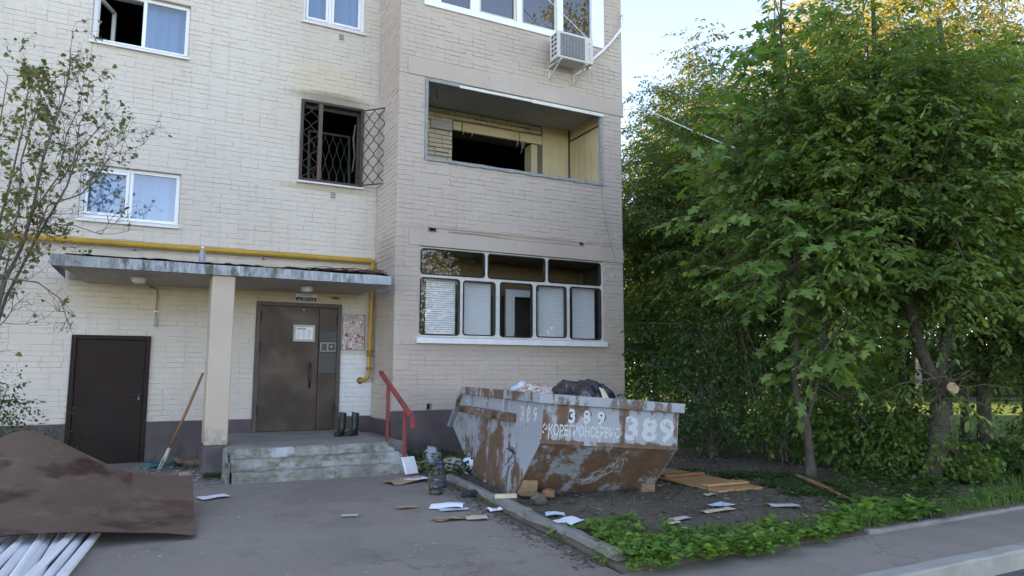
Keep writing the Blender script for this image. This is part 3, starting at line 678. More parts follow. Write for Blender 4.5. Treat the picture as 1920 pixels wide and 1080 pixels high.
# --- doors
b = MB(); x0, x1, z0, z1 = H_MAIN['sdoor']; z0 = .03
b.bbox(x0, x0+.06, YW-.03, YW+.05, z0, z1, .004); b.bbox(x1-.06, x1, YW-.03, YW+.05, z0, z1, .004); b.bbox(x0+.06, x1-.06, YW-.03, YW+.05, z1-.06, z1, .004)
sd_ = b.build('basement_door', MT['door'], bld); sd_['label'] = 'plain dark brown steel door left of the column'
b = MB(); b.bbox(x0+.064, x1-.064, YW-.012, YW+.04, z0, z1-.064, .004); b.build('door_leaf', MT['door'], sd_)
b = MB(); b.bbox(-.115, .0, 0, .018, -.009, .009, .004, Matrix.Translation((x1-.10, YW-.055, 1.01))); b.bbox(x1-.13, x1-.095, YW-.036, YW-.0125, .93, 1.035, .004); b.build('door_handle', MT['black'], sd_)
b = MB(); b.tube([(x1-.112, YW-.045, .955), (x1-.112, YW-.035, .955)], .012, 8); b.build('lock_cylinder', MT['steel'], sd_)
for z in (.45, 1.0, 1.6):
    b = MB(); b.tube([(x0+.062, YW-.036, z-.05), (x0+.062, YW-.036, z+.05)], .009, 8); b.build('hinge', MT['door'], sd_)
x0, x1, z0, z1 = H_MAIN['edoor']; z0 = .415
b = MB(); b.bbox(x0, x0+.065, YW-.045, YW+.05, z0, z1, .005); b.bbox(x1-.065, x1, YW-.045, YW+.05, z0, z1, .005); b.bbox(x0+.065, x1-.065, YW-.045, YW+.05, z1-.065, z1, .005)
ed = b.build('entrance_door', MT['bronze_frame'], bld); ed['label'] = 'bronze brown double steel entrance door with notice'
xs = 2.505
def dent(xa, xb):
    def f(u, v):
        x = xa+u*(xb-xa); z = z0+.01+v*(z1-z0-.08); e = min(u, 1-u, v*2, (1-v)*2); k = min(1, e*8)
        return (x, YW-.022-k*(.006*n3(x, z, 2, 1.7)+.004*n3(x, z, 7, 3.5)), z)
    return f
for nm, xa, xb in (('door_leaf', x0+.068, xs-.005), ('side_leaf', xs+.005, x1-.068)):
    b = MB(); b.grid(dent(xa, xb), 14, 26); b.box(xa, xb, YW-.018, YW+.02, z0+.012, z1-.072); b.build(nm, MT['bronze'], ed, SHARP)
b = MB(); b.bbox(xs+.008, x1-.07, YW-.034, YW-.02, 1.83, 2.0, .003); b.build('repair_plate', MT['darkpanel'], ed); b = MB(); b.bbox(xs+.008, x1-.07, YW-.034, YW-.02, 1.32, 1.66, .003); b.build('repair_plate', MT['darkpanel'], ed)
b = MB(); b.bbox(xs+.02, x1-.075, YW-.05, YW-.02, 1.665, 1.825, .005); ic = b.build('intercom', MT['steel'], ed); ic['label'] = 'scuffed metal entry intercom'
b = MB(); b.bbox(xs+.045, xs+.13, YW-.054, YW-.0495, 1.69, 1.80, .002); b.bbox(xs+.155, x1-.095, YW-.054, YW-.0495, 1.69, 1.80, .002); b.build('intercom_keypad', MT['darkpanel'], ed)
b = MB(); b.ball((xs+.2, YW-.056, 1.75), .014); b.build('intercom_button', MT['upvc'], ed)
b = MB(); b.tube([(2.38, YW-.03, 1.09), (2.38, YW-.075, 1.11), (2.38, YW-.082, 1.25), (2.38, YW-.082, 1.35), (2.38, YW-.075, 1.46), (2.38, YW-.03, 1.48)], [.012, .014, .016, .016, .014, .012], 8); b.build('door_handle', MT['black'], ed, True)
b = MB(); b.tube([(2.245, YW-.024, 2.335), (2.245, YW-.045, 2.335)], .026, 12); b.build('lock_rosette', MT['black'], ed)
b = MB(); b.ball((2.245, YW-.05, 2.335), .013); b.build('lock_cylinder', MT['upvc'], ed)
for xh in (x0+.067, x1-.067):
    for z in (.75, 1.72, 2.2):
        b = MB(); b.tube([(xh, YW-.05, z-.08), (xh, YW-.05, z+.08)], .012, 8); b.build('hinge', MT['black'], ed)

# --- entrance column
cx0, cx1, cy0, cy1 = .75, 1.035, 10.03, 10.50
col_ = thing('entrance_column', 'square plastered column holding up the canopy beside the steps', 'column', (.89, 10.26, 0))
b = MB(); b.bbox(cx0, cx1, cy0, cy1, .40, 2.625, .010); b.build('shaft', MT['column'], col_)
b = MB(); b.bbox(cx0-.014, cx1+.010, cy0-.014, cy1+.014, -.1, .398, .008); b.build('base', MT['plinth'], col_)

# --- canopy
cn = thing('entrance_canopy', 'flat concrete entrance canopy with streaky metal edge and moss on top', 'canopy', (1.05, 10.8, 2.62))
b = MB(); X0, X1, Y0 = -1.06, 3.19, 9.99
b.add([(X0+.06, Y0+.02, 2.64), (X1-.02, Y0+.02, 2.63), (X1-.02, YW-.001, 2.63), (X0+.30, YW-.001, 2.60), (X0+.04, Y0+.02, 2.755), (X1-.02, Y0+.02, 2.755), (X1-.02, YW-.001, 2.775), (X0+.04, YW-.001, 2.775)], [(0, 3, 2, 1), (4, 5, 6, 7), (0, 1, 5, 4), (1, 2, 6, 5), (2, 3, 7, 6), (3, 0, 4, 7)])
b.build('slab', MT['soffit'], cn)
b = MB(); nf = 60
b.grid(lambda u, v: (X0+u*(X1-X0), Y0-.004*math.sin(u*40)-.010*v*math.sin(u*13), 2.63+v*.135+.008*n3(u*9, v, 0, 1.5)*(v)), nf, 3)
b.quad((X0, Y0, 2.63), (X0, Y0, 2.765), (X0+.02, YW-.05, 2.775), (X0+.02, YW-.05, 2.64)); b.quad((X1, Y0, 2.63), (X1, YW-.05, 2.64), (X1, YW-.05, 2.775), (X1, Y0, 2.765))
b.grid(lambda u, v: (X0+u*(X1-X0), Y0+v*.05, 2.628-.002*v), 20, 1)
b.build('fascia', MT['fascia'], cn, SHARP)
b = MB()
def ftar(u, v):
    x = X0+.12+u*(X1-X0-.16); y = Y0+.02+v*1.55; e = max(0, n3(x*1.0, v*3, 4, 2.6)); k = .018+.05*max(0, n3(x, v, 1, 3.2))+.03*max(0, n3(x, v, 9, 8))
    return (x, y+.02*n3(x, 0, 0, 5), 2.768+(k if 0 < u < 1 else 0))
b.grid(ftar, 130, 10); b.build('roofing_felt', MT['tar'], cn)
b = MB()
for a_, c_ in ((1.05, 1.95), (.52, 1.0), (2.0, 2.15)):
    b.grid(lambda u, v: (a_+u*(c_-a_), Y0+.03+v*.1, 2.785+.02*v+.006*math.sin(u*9)), 10, 1)
b.build('torn_flashing', MT['upvc'], cn)
# heap of dry twigs on the canopy
b = MB()
for k in range(70):
    c0 = Vector((random.uniform(2.25, 3.0), random.uniform(10.15, 10.7), 2.80+random.uniform(0, .06))); d = Vector((random.uniform(.5, 1), random.uniform(-.3, .3), random.uniform(-.03, .05))).normalized()*random.uniform(.12, .32)
    b.tube([c0-d, c0+Vector((0, 0, random.uniform(0, .04))), c0+d], .005, 4)
o = b.build('twig_heap', MT['redtwig'], loc=(2.6, 10.4, 2.79)); tag(o, 'heap of dry reddish twigs lying on the right end of the canopy', 'twigs')
bt = thing('plastic_bottle', 'clear grey plastic bottle standing on the canopy edge under the pipe', 'bottle', (.62, 10.2, 2.80))
b = MB(); b.lathe([(.03, 0), (.04, .01), (.04, .05), (.036, .06), (.04, .07), (.04, .13), (.03, .16), (.014, .19), (.014, .205)], (.62, 10.2, 2.80), 14); b.build('body', MT['greyplastic'], bt, True)
b = MB(); b.lathe([(.016, 0), (.016, .02)], (.62, 10.2, 3.003), 10); b.build('cap', MT['upvc'], bt)
# canopy lamps
for lx, lab in ((-.12, 'oval ceiling lamp under the canopy above the plain brown door'), (2.12, 'oval ceiling lamp under the canopy above the entrance door')):
    lm = thing('ceiling_lamp', lab, 'lamp', (lx, 10.75, 2.60), group='lamps under the canopy')
    b = MB(); b.lathe([(.10, 0), (.10, -.025)], (lx, 10.75, 2.622), 18); b.build('lamp_base', MT['acwhite'], lm)
    b = MB(); b.lathe([(.095, 0), (.09, -.03), (.06, -.055), (.01, -.065)], (lx, 10.75, 2.597), 18); b.build('lamp_cover', MT['lampglass'], lm, True)
cd = thing('cable_conduit', 'thin grey cable conduit on the wall above the plain brown door', 'conduit', (.12, YW, 2.0))
b = MB(); b.tube([(-.05, 10.9, 2.585), (.05, YW-.03, 2.575), (.10, YW-.018, 2.57), (.125, YW-.015, 2.54), (.125, YW-.015, 2.0)], .010, 6); b.build('tube', MT['steel'], cd)
b = MB(); b.bbox(.105, .145, YW-.03, YW-.005, 2.0, 2.14, .004); b.build('end_cap', MT['greyplastic'], cd)
b = MB(); b.bbox(.09, .16, YW-.028, YW-.006, 2.22, 2.235, .002); b.build('clip', MT['upvc'], cd)

# --- gas pipe
gp = thing('gas_pipe', 'yellow gas pipe along the wall turning down beside the entrance', 'gas pipe', (3.30, 11.5, 1.2))
b = MB(); b.tube([(-6, 11.50, 3.175), (-3, 11.50, 3.175), (0, 11.50, 3.185), (3.27, 11.50, 3.20)], .047, 12); b.build('horizontal_pipe', MT['yellowpipe'], gp, SHARP)
b = MB(); b.tube([(3.27, 11.50, 3.20), (3.31, 11.50, 3.20), (3.335, 11.50, 3.185), (3.345, 11.50, 3.15), (3.345, 11.50, 3.05)], [.049, .049, .046, .040, .036], 12); b.build('elbow', MT['yellowpipe'], gp, SHARP)
b = MB(); b.tube([(3.345, 11.50, 3.06), (3.33, 11.50, 1.70)], .035, 12); b.build('drop_pipe', MT['yellowpipe'], gp, SHARP)
b = MB(); b.lathe([(.037, 0), (.055, .005), (.055, .03), (.042, .035), (.042, .07), (.055, .075), (.055, .10), (.037, .105)], (3.33, 11.50, 1.60), 12); b.lathe([(.037, 0), (.05, .005), (.05, .05), (.037, .055)], (3.325, 11.50, 1.37), 10); b.build('flange', MT['yellowjoint'], gp)
b = MB(); b.tube([(3.33, 11.50, 1.71), (3.325, 11.50, 1.33), (3.31, 11.51, 1.26), (3.27, 11.53, 1.215), (3.20, 11.60, 1.20), (3.17, YW+.05, 1.20)], [.034, .034, .034, .034, .034, .034], 12); b.build('bend', MT['yellowpipe'], gp, SHARP)
b = MB(); b.tube([(3.215, YW-.012, 1.20), (3.205, YW+.004, 1.20)], .055, 14); b.build('wall_collar', MT['black'], gp)
for x in (-2.2, -.2, 1.6):
    b = MB(); b.box(x-.015, x+.015, 11.49, YW+.02, 3.115, 3.135); b.build('bracket', MT['steel'], gp)

# --- steps
st = thing('entrance_steps', 'worn concrete entrance steps with flaking grey paint', 'steps', (2.1, 9.7, 0))
prof = [(9.22, -.15), (9.235, .115), (9.255, .128), (9.44, .132), (9.455, .245), (9.475, .257), (9.64, .262), (9.655, .365), (9.675, .378)]
def fstep(u, v):
    i = v*(len(prof)-1); k = min(int(i), len(prof)-2); f = i-k; y = prof[k][0]*(1-f)+prof[k+1][0]*f; z = prof[k][1]*(1-f)+prof[k+1][1]*f
    ext = (.0, .06, .10)[0 if y > 9.645 else 1 if y > 9.445 else 2]
    x = 1.00+.02*(ext > .05)+u*(2.10+ext*1.3); y += .022*n3(x, y, 1, 2.0)+.014*n3(x, z, 4, 9)+.010*n3(x, z, 2, 21); z += .009*n3(x, y, 6, 4)+.008*n3(x, y, 9, 13); z -= .03*max(0, n3(x, y, 12, 3.1)-.25)
    if u in (0, 1): y += .03*(.5+n3(0, y*3, z*9, 5))
    return (x, y, z)
b = MB(); b.grid(fstep, 110, 24); b.build('flight', MT['concrete'], st, SHARP)
b = MB()
b.grid(lambda u, v: (1.0+u*(2.10), 9.668+v*(YW-9.66), .378+.038*v+.004*n3(u*3, v*3, 3, 3)), 40, 20)
b.grid(lambda u, v: (1.0, 9.3+v*2.3, -.1+u*.48 if v > .16 else -.1+u*.35), 2, 20); b.grid(lambda u, v: (3.10+u*.0+.16*(v < .1), 9.3+v*2.3, -.1+u*(.48 if v > .16 else .34)), 2, 20)
b.box(3.10, XC-.02, 9.9, YW-.02, -.1, .36); b.build('landing', MT['landing'], st, SHARP)
b = MB(); b.add([(1.0, 9.25, -.05), (1.0, 9.7, -.05), (1.0, 9.72, .385), (1.0, 9.655, .382), (.955, 9.22, -.05), (.955, 9.75, -.05), (.955, 9.75, .385), (.955, 9.63, .382)], [(0, 1, 2, 3), (4, 7, 6, 5), (3, 2, 6, 7), (0, 3, 7, 4), (1, 5, 6, 2)]); b.build('cheek_wall', MT['concrete'], st)

# --- handrail
hr = thing('handrail', 'red painted steel handrail at the right side of the steps', 'handrail', (3.22, 9.6, .1))
b = MB(); Mh = Matrix.Translation((3.2, 10.43, 1.345)) @ Matrix.Rotation(math.atan2(.57, 1.40), 4, 'X')
b.bbox(-.032, .032, -1.50, .0, -.025, .025, .006, Mh); b.build('rail', MT['redrail'], hr)
b = MB(); b.bbox(3.17, 3.23, 8.93, 8.99, .62, .78, .006); b.build('rail_end', MT['redrail'], hr)
b = MB(); b.bbox(3.178, 3.222, 10.02, 10.065, .34, 1.20, .004); b.build('post', MT['redrail'], hr)
b = MB(); b.bbox(3.178, 3.222, 9.25, 9.295, .0, .88, .004); b.build('post', MT['redrail'], hr)

# --- lower bay glazing
lg = thing('balcony_glazing', 'old white framed balcony window of eight rounded panes above the skip', 'balcony window', (5.58, YB, 1.9))
panes = [(3.84, 4.975, 2.905, 3.325), (5.03, 6.145, 2.905, 3.325), (6.20, 7.315, 2.905, 3.325), (3.84, 4.525, 1.935, 2.855), (4.585, 5.175, 1.945, 2.845), (5.262, 5.888, 1.93, 2.858), (5.962, 6.575, 1.945, 2.85), (6.648, 7.315, 1.925, 2.86)]
outer = [(3.812, 1.905), (7.343, 1.905), (7.343, 3.352), (3.812, 3.352)]
yf = YB+.035
b = MB(); b.extrude([outer]+[rrect(*p, .055)[::-1] for p in panes], lambda x, z: (x, yf, z), lambda x, z: (x, yf+.05, z)); b.build('frame', MT['framewhite'], lg)
for p in panes:
    b = MB(); i = .017; b.extrude([rrect(p[0]-.004, p[1]+.004, p[2]-.004, p[3]+.004, .058), rrect(p[0]+i, p[1]-i, p[2]+i, p[3]-i, .042)[::-1]], lambda x, z: (x, yf-.008, z), lambda x, z: (x, yf+.055, z)); gk = b.build('gasket', MT['rubber'], lg)
    b = MB(); b.quad((p[0]+.012, yf+.02, p[2]+.012), (p[1]-.012, yf+.02, p[2]+.012), (p[1]-.012, yf+.02, p[3]-.012), (p[0]+.012, yf+.02, p[3]-.012)); b.build('pane', MT['glass'], gk)
b = MB(); b.add([(3.77, YB+.04, 1.905), (7.375, YB+.04, 1.905), (7.375, YB-.075, 1.885), (3.77, YB-.075, 1.885), (3.77, YB-.075, 1.80), (7.375, YB-.075, 1.80), (3.77, YB-.01, 1.80), (7.375, YB-.01, 1.80)], [(0, 3, 2, 1), (3, 4, 5, 2), (4, 6, 7, 5), (0, 6, 4, 3), (1, 2, 5, 7)]); b.build('sill', MT['sillwhite'], lg)
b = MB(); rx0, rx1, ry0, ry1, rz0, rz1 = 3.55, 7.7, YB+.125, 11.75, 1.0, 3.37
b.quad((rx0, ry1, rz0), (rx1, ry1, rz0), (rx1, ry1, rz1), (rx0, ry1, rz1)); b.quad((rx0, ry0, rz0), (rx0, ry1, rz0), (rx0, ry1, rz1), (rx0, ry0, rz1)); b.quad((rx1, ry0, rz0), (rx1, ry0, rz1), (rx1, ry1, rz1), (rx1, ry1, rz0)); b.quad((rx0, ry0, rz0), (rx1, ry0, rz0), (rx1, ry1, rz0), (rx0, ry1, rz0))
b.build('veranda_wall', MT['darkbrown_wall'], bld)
b = MB(); b.quad((rx0, ry0, rz1), (rx0, ry1, rz1), (rx1, ry1, rz1), (rx1, ry0, rz1)); b.box(rx0, rx1, ry1-.05, ry1-.02, 2.75, 3.36); b.build('veranda_ceiling', MT['woodpanel'], bld)
b = MB(); yd = 11.35
for (e, f_, g_, k) in ((5.80, 5.98, 1.2, 2.85), (6.36, 6.50, 1.2, 2.85), (5.98, 6.36, 2.72, 2.85)): b.bbox(e, f_, yd, yd+.06, g_, k, .004)
idr = b.build('inner_door', MT['upvc'], bld)
b = MB(); b.bbox(5.96, 5.99, yd-.03, yd-.002, 1.95, 2.05, .004); b.build('door_handle', simple('brass', (.4, .3, .1), None, 5, .3, 0, metal=.8), idr)
slat_me = None
for i, (xa, xb) in enumerate(((3.985, 4.50), (4.665, 5.15), (6.09, 6.60), (6.785, 7.26))):
    nth = ('leftmost pane', 'second pane from the left', 'fourth pane from the left', 'rightmost pane')[i]
    vb = thing('venetian_blind', 'white slatted blind behind the '+nth+' of the lower balcony window', 'blind', ((xa+xb)/2, YB+.17, 1.93), group='white blinds in the lower balcony window')
    wv = xb-xa; sm = MB()
    sm.grid(lambda u, v: (-wv/2+u*wv, -.013+.026*v+.0, -.019+.036*v+.006*math.sin(math.pi*v)), 1, 4); me = sm.mesh('slat', MT['blind'], True)
    for k in range(26):
        o = raw_obj('slat', me, vb); o.location = (0, 0, .02+k*.036)
    b = MB(); b.bbox(xa, xb, YB+.15, YB+.19, 2.885, 2.91, .003); b.build('head_rail', MT['blind'], vb)

# --- burnt balcony
x0, x1, z0, z1 = H_BAY['balc']
by = 11.745
b = MB(); b.quad((3.70, YB+.125, 6.205), (3.70, by+.02, 6.205), (7.425, by+.02, 6.205), (7.425, YB+.125, 6.205)); b.build('balcony_ceiling', MT['ceil'], bld)
b = MB(); b.quad((7.425, YB+.125, 4.0), (7.425, YB+.125, 6.205), (7.425, by, 6.205), (7.425, by, 4.0)); b.box(6.79, 7.424, by-.03, by, 4.0, 6.204); b.build('balcony_panel', MT['yellow'], bld)
for k in range(6):
    b = MB(); y = YB+.25+k*.2; b.box(7.410, 7.424, y, y+.175, 4.05, 5.98); b.build('wall_board', MT['yellow'], bld)
b = MB(); b.tube([(7.40, YB+.14, 5.99), (7.40, by-.04, 5.97)], .016, 6); b.tube([(7.395, by-.045, 4.1), (7.395, by-.045, 6.2)], .016, 6); b.build('charred_batten', MT['grating'], bld)
b = MB(); b.quad((3.70, YB+.125, 4.0), (3.70, by, 4.0), (3.70, by, 6.205), (3.70, YB+.125, 6.205)); b.quad((3.7, YB+.125, 4.0), (7.43, YB+.125, 4.0), (7.43, by, 4.0), (3.7, by, 4.0)); b.quad((3.7, YB+.126, 4.0), (3.7, YB+.126, 4.78), (7.43, YB+.126, 4.78), (7.43, YB+.126, 4.0)); b.build('balcony_lining', MT['ceil'], bld)
ox0, ox1, oz1 = 4.86, 6.70, 5.83
b = MB()
for r in rects_minus(3.7, 6.79, 4.0, 6.205, [(ox0, ox1, 4.0, oz1)]): b.quad((r[0], by, r[2]), (r[1], by, r[2]), (r[1], by, r[3]), (r[0], by, r[3]))
for xx in (ox0, ox1): b.quad((xx, by, 4.0), (xx, by, oz1), (xx, by+.4, oz1), (xx, by+.4, 4.0))
b.quad((ox0, by, oz1), (ox1, by, oz1), (ox1, by+.4, oz1), (ox0, by+.4, oz1)); b.build('balcony_back_wall', MT['mortar'], bld)
room('burnt_flat', 4.2, 7.4, by+.4, by+3.4, 3.9, 6.3, MT['soot'])
def Pk(s, z, o): return (s, by-.003-o, z)
kb = course_bricks(3.72, 6.78, 4.70, 6.20, [(4.86, 6.79, 4.0, 6.005), (4.42, 4.86, 5.80, 5.965)], L=.265, Hc=.083, gap=.016, vgap=.014)
JD_old = JD; JD = .013
kb.sort(key=lambda t: -shown(t, Pk))
for i, t in enumerate(kb):
    if i >= 300-N_OWN: break
    mb = MB(); mb.add(*brick_verts(t, Pk, random.uniform(.0, .006), .004, .003)); mb.build('brick', MT['rawbrick'], bld)
mb = MB()
for t in kb[300-N_OWN:]: mb.add(*brick_verts(t, Pk, random.uniform(.0, .006), .004, .003))
if mb.v: o = mb.build('brickwork', MT['rawbrick'], bld); o['kind'] = 'stuff'
JD = JD_old
for a_, c_ in ((4.87, 5.04), (5.06, 6.26), (6.28, 6.785)):
    b = MB(); b.bbox(a_, c_, by-.025, by+.05, oz1-.005, 5.995, .006); b.build('lintel', MT['lintel'], bld)
b = MB(); b.grid(lambda u, v: (4.43+u*.42, by-.015-.01*n3(u*3, v*3, 1), 5.805+v*.155), 6, 4); b.build('mortar_patch', MT['ceil'], bld)
b = MB(); b.bbox(6.56, 6.70, by+.02, by+.3, 4.0, oz1-.01, .006); b.build('door_jamb', MT['lintel'], bld)
b = MB()
for xx, ln in ((5.07, .1), (5.25, .12), (6.22, .18), (6.32, .34), (6.36, .22)):
    b.tube([(xx, by-.01, oz1), (xx+.015, by-.02, oz1-ln*.3), (xx-.01, by-.01, oz1-ln*.7)], [.014, .010, .003], 5)
b.build('hanging_shred', MT['weathered'], bld)
b = MB(); b.tube([(4.25, YB+.5, 6.20), (4.25, YB+.5, 6.10), (4.27, YB+.5, 6.07), (4.24, YB+.5, 6.05)], .008, 5); b.build('ceiling_hook', MT['grating'], bld)
# remains of its glazing frame
fr = thing('burnt_balcony_frame', 'weathered grey wooden frame left around the burnt open balcony', 'window frame', (5.6, YB, 4.78))
b = MB(); b.bbox(x0, x0+.05, YB-.012, YB+.06, z0+.04, z1-.002, .006); b.build('stile', MT['weathered'], fr); b = MB(); b.bbox(x1-.05, x1, YB-.012, YB+.06, z0+.04, z1-.002, .006); b.build('stile', MT['weathered'], fr)
b = MB(); b.grid(lambda u, v: (x0+u*(x1-x0), YB-.028+.09*v, z0+.04+.010*n3(u*12, v, 3)), 60, 2); b.grid(lambda u, v: (x0+u*(x1-x0), YB-.028+.008*n3(u*20, v, 1), z0-.012+.052*v+(.010*n3(u*12, 0, 3) if v else .012*n3(u*15, 3, 3))), 60, 1); b.build('bottom_rail', MT['weathered'], fr)
b = MB(); b.bbox(x0+.05, x0+.62, YB-.012, YB+.05, z1-.06, z1-.002, .005); b.build('top_rail', MT['weathered'], fr)
Mb = Matrix.Translation((x0+.60, YB-.02, z1-.075)) @ Matrix.Rotation(rad(-.1), 4, 'Y')
b = MB(); b.bbox(0, 1.38, -.01, .012, 0, .05, .004, Mb); b.bbox(1.385, 2.93, -.014, .012, -.01, .052, .004, Mb); b.build('hanging_board', MT['whiteboard'], fr)
b = MB(); b.bbox(x0+.3, x1, YB-.008, YB+.03, z1-.020, z1-.003, .002); b.build('rusty_edge', MT['grating'], fr)

# --- upper balcony glazing
ug = thing('upper_balcony_glazing', 'white plastic balcony glazing with four panes at the top of the bay', 'balcony window', (5.6, YB, 7.46))
x0, x1, z0, z1 = H_BAY['top']
b = MB(); yf = YB-.01
b.bbox(x0-.02, x0+.28, yf, yf+.07, z0+.07, z1, .006); b.bbox(x1-.27, x1+.01, yf-.015, yf+.07, z0-.02, z1, .006); b.bbox(x0-.02, x1-.274, yf-.02, yf+.07, z0-.045, z0+.068, .006)
for e, f_ in ((4.655, 4.82), (5.55, 5.65), (6.39, 6.52)): b.bbox(e, f_, yf, yf+.07, z0+.07, z1, .006)
b.build('frame', MT['upvc'], ug)
for i, (e, f_) in enumerate(((4.115, 4.65), (4.825, 5.545), (5.655, 6.385), (6.525, 7.135))):
    if i in (1, 2):
        b = MB(); q = .045
        b.bbox(e, e+q*.6, yf+.01, yf+.05, z0+.075, z1, .004); b.bbox(f_-q, f_, yf+.01, yf+.05, z0+.075, z1, .004); b.bbox(e+q*.6, f_-q, yf+.01, yf+.05, z0+.075, z0+.11, .004); b.build('mosquito_screen_frame', MT['acwhite'], ug)
    b = MB(); b.quad((e-.003, yf+.055, z0+.066), (f_+.003, yf+.055, z0+.066), (f_+.003, yf+.055, z1), (e-.003, yf+.055, z1)); b.build('pane', MT['mirrorglass'], ug)
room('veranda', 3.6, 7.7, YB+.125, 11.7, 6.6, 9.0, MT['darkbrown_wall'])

# --- air conditioner
ac = thing('air_conditioner', 'white outdoor air conditioner unit on brackets under the upper balcony glazing', 'air conditioner', (6.55, 10.2, 6.8))
ax0, ax1, ay0, ay1, az0, az1 = 6.14, 6.885, 10.05, 10.34, 6.84, 7.34
b = MB(); b.bbox(ax0, ax1, ay0, ay1, az0, az1, .014); b.build('casing', MT['acwhite'], ac)
b = MB(); b.bbox(ax0+.05, ax1-.19, ay0-.006, ay0+.001, az0+.045, az1-.05, .002); gb = b.build('grille_backing', MT['darkpanel'], ac)
b = MB()
for k in range(17):
    xx = ax0+.055+k*(ax1-.19-ax0-.06)/16; b.box(xx-.0045, xx+.0045, ay0-.014, ay0-.0065, az0+.05, az1-.055)
for k in range(13):
    zz = az0+.055+k*(az1-az0-.115)/12; b.box(ax0+.05, ax1-.19, ay0-.018, ay0-.0145, zz-.004, zz+.004)
b.build('front_grille', MT['acgrill'], ac)
for zz in range(5):
    for yy in range(2):
        b = MB(); b.box(ax0-.002, ax0+.002, ay0+.05+yy*.10, ay0+.12+yy*.10, az0+.07+zz*.085, az0+.12+zz*.085); b.build('side_slot', MT['black'], ac)
for xx in (ax0+.06, ax1-.16):
    b = MB(); b.box(xx, xx+.028, YB-.012, YB-.003, az0-.26, az0+.1); b.box(xx, xx+.028, ay0+.0, YB-.013, az0-.032, az0-.002)
    b.add([(xx, ay0+.03, az0-.033), (xx+.024, ay0+.03, az0-.033), (xx+.024, YB-.013, az0-.25), (xx, YB-.013, az0-.25), (xx, ay0+.06, az0-.033), (xx+.024, ay0+.06, az0-.033), (xx+.024, YB-.013, az0-.22), (xx, YB-.013, az0-.22)], [(0, 1, 2, 3), (7, 6, 5, 4), (0, 3, 7, 4), (1, 5, 6, 2)]); b.build('bracket', MT['acwhite'], ac)
b = MB(); b.tube([(6.88, 10.3, 6.92), (6.98, 10.34, 6.9), (7.12, 10.42, 7.16), (7.35, 10.45, 7.36), (7.58, 10.45, 7.62), (7.74, 10.43, 7.83), (7.83, 10.42, 7.98), (7.87, 10.43, 8.10), (7.86, 10.46, 8.22), (7.84, 10.6, 8.25)], .026, 8); b.build('pipe_sleeve', MT['sillwhite'], ac, True)
b = MB(); b.tube([(6.86, 10.25, 6.90), (6.80, 10.2, 6.80), (6.70, 10.25, 6.74), (6.66, 10.4, 6.72)], .011, 6); b.build('drain_hose', MT['upvc'], ac, True)
b = MB(); zz = az0+.08
def text_mesh(s, m, P, x0, x1, z0, z1, name, parent, out=.0015, bold=.0, spacing=1.0):
    # P(u, w, o): u along, w up, o out of the surface; the word fills the given box
    cu = bpy.data.curves.new('lettering', 'FONT'); cu.body = s; cu.size = 1; cu.resolution_u = 2; cu.offset = bold; cu.space_character = spacing
    ob = bpy.data.objects.new('lettering', cu); COL.objects.link(ob); bpy.context.view_layer.update()
    me0 = ob.evaluated_get(bpy.context.evaluated_depsgraph_get()).to_mesh(); vs = [v.co.copy() for v in me0.vertices]; fs = [list(p.vertices) for p in me0.polygons]
    bpy.data.objects.remove(ob); bpy.data.curves.remove(cu)
    if not vs: return None
    a0, a1 = min(v.x for v in vs), max(v.x for v in vs); c0, c1 = min(v.y for v in vs), max(v.y for v in vs)
    mb = MB(); mb.add([P(x0+(v.x-a0)/(a1-a0)*(x1-x0), z0+(v.y-c0)/(c1-c0)*(z1-z0), out) for v in vs], fs)
    return mb
INK = simple('dark_print', (.05, .05, .055), None, 5, .6, 0); REDINK = simple('red_print', (.45, .04, .04), None, 5, .6, 0)
tm2 = MB()
for k in range(6):
    zz = az0+.07+k*.042
    for dx0, dx1, dz0, dz1 in ((0, .04, 0, .006), (0, .006, .006, .026), (.017+.006*(k % 2), .023+.006*(k % 2), .006, .022)): tm2.box(ax1-.105+dx0, ax1-.105+dx1, ay0-.002, ay0-.0005, zz+dz0, zz+dz1)
tm2.build('lettering', simple('grey_print', (.30, .30, .29), None, 5, .6, 0), ac)
b = MB(); b.box(ax1-.10, ax1-.075, ay0-.003, ay0-.0005, az1-.14, az1-.115); b.build('red_mark', REDINK, ac)

# --- wires
b = MB(); A_, B_ = Vector((6.0, 10.2, 7.96)), Vector((6.95, 10.15, 7.30)); b.tube([A_+(B_-A_)*t_ for t_ in (-.6, 0, .5, 1)], .006, 5); o = b.build('hanging_wire', MT['upvc'], loc=(6.4, 10.2, 7.6)); tag(o, 'thin white wire hanging across the upper glazing to the air conditioner', 'wire')
b = MB(); A_, B_ = onY(1168, 140, 12.0), onY(1580, 350, 7.2); A_ = Vector((7.86, 13.0, onY(1168, 140, 13.0).z)); b.tube([A_.lerp(B_, k/12)-Vector((0, 0, .22*math.sin(math.pi*k/12))) for k in range(13)], .008, 5); o = b.build('overhead_cable', MT['sillwhite'], loc=A_); tag(o, 'thin pale cable stretched from the building corner into the trees', 'cable')
b = MB(); b.tube([(7.33, YB-.015, 4.76), (7.36, YB-.014, 4.3), (7.50, YB-.014, 3.75), (7.60, YB-.02, 3.4)], .0022, 4); o = b.build('thin_wire', MT['grating'], loc=(7.45, YB, 4)); tag(o, 'thin dark wire hanging down the bay from the burnt balcony', 'wire')

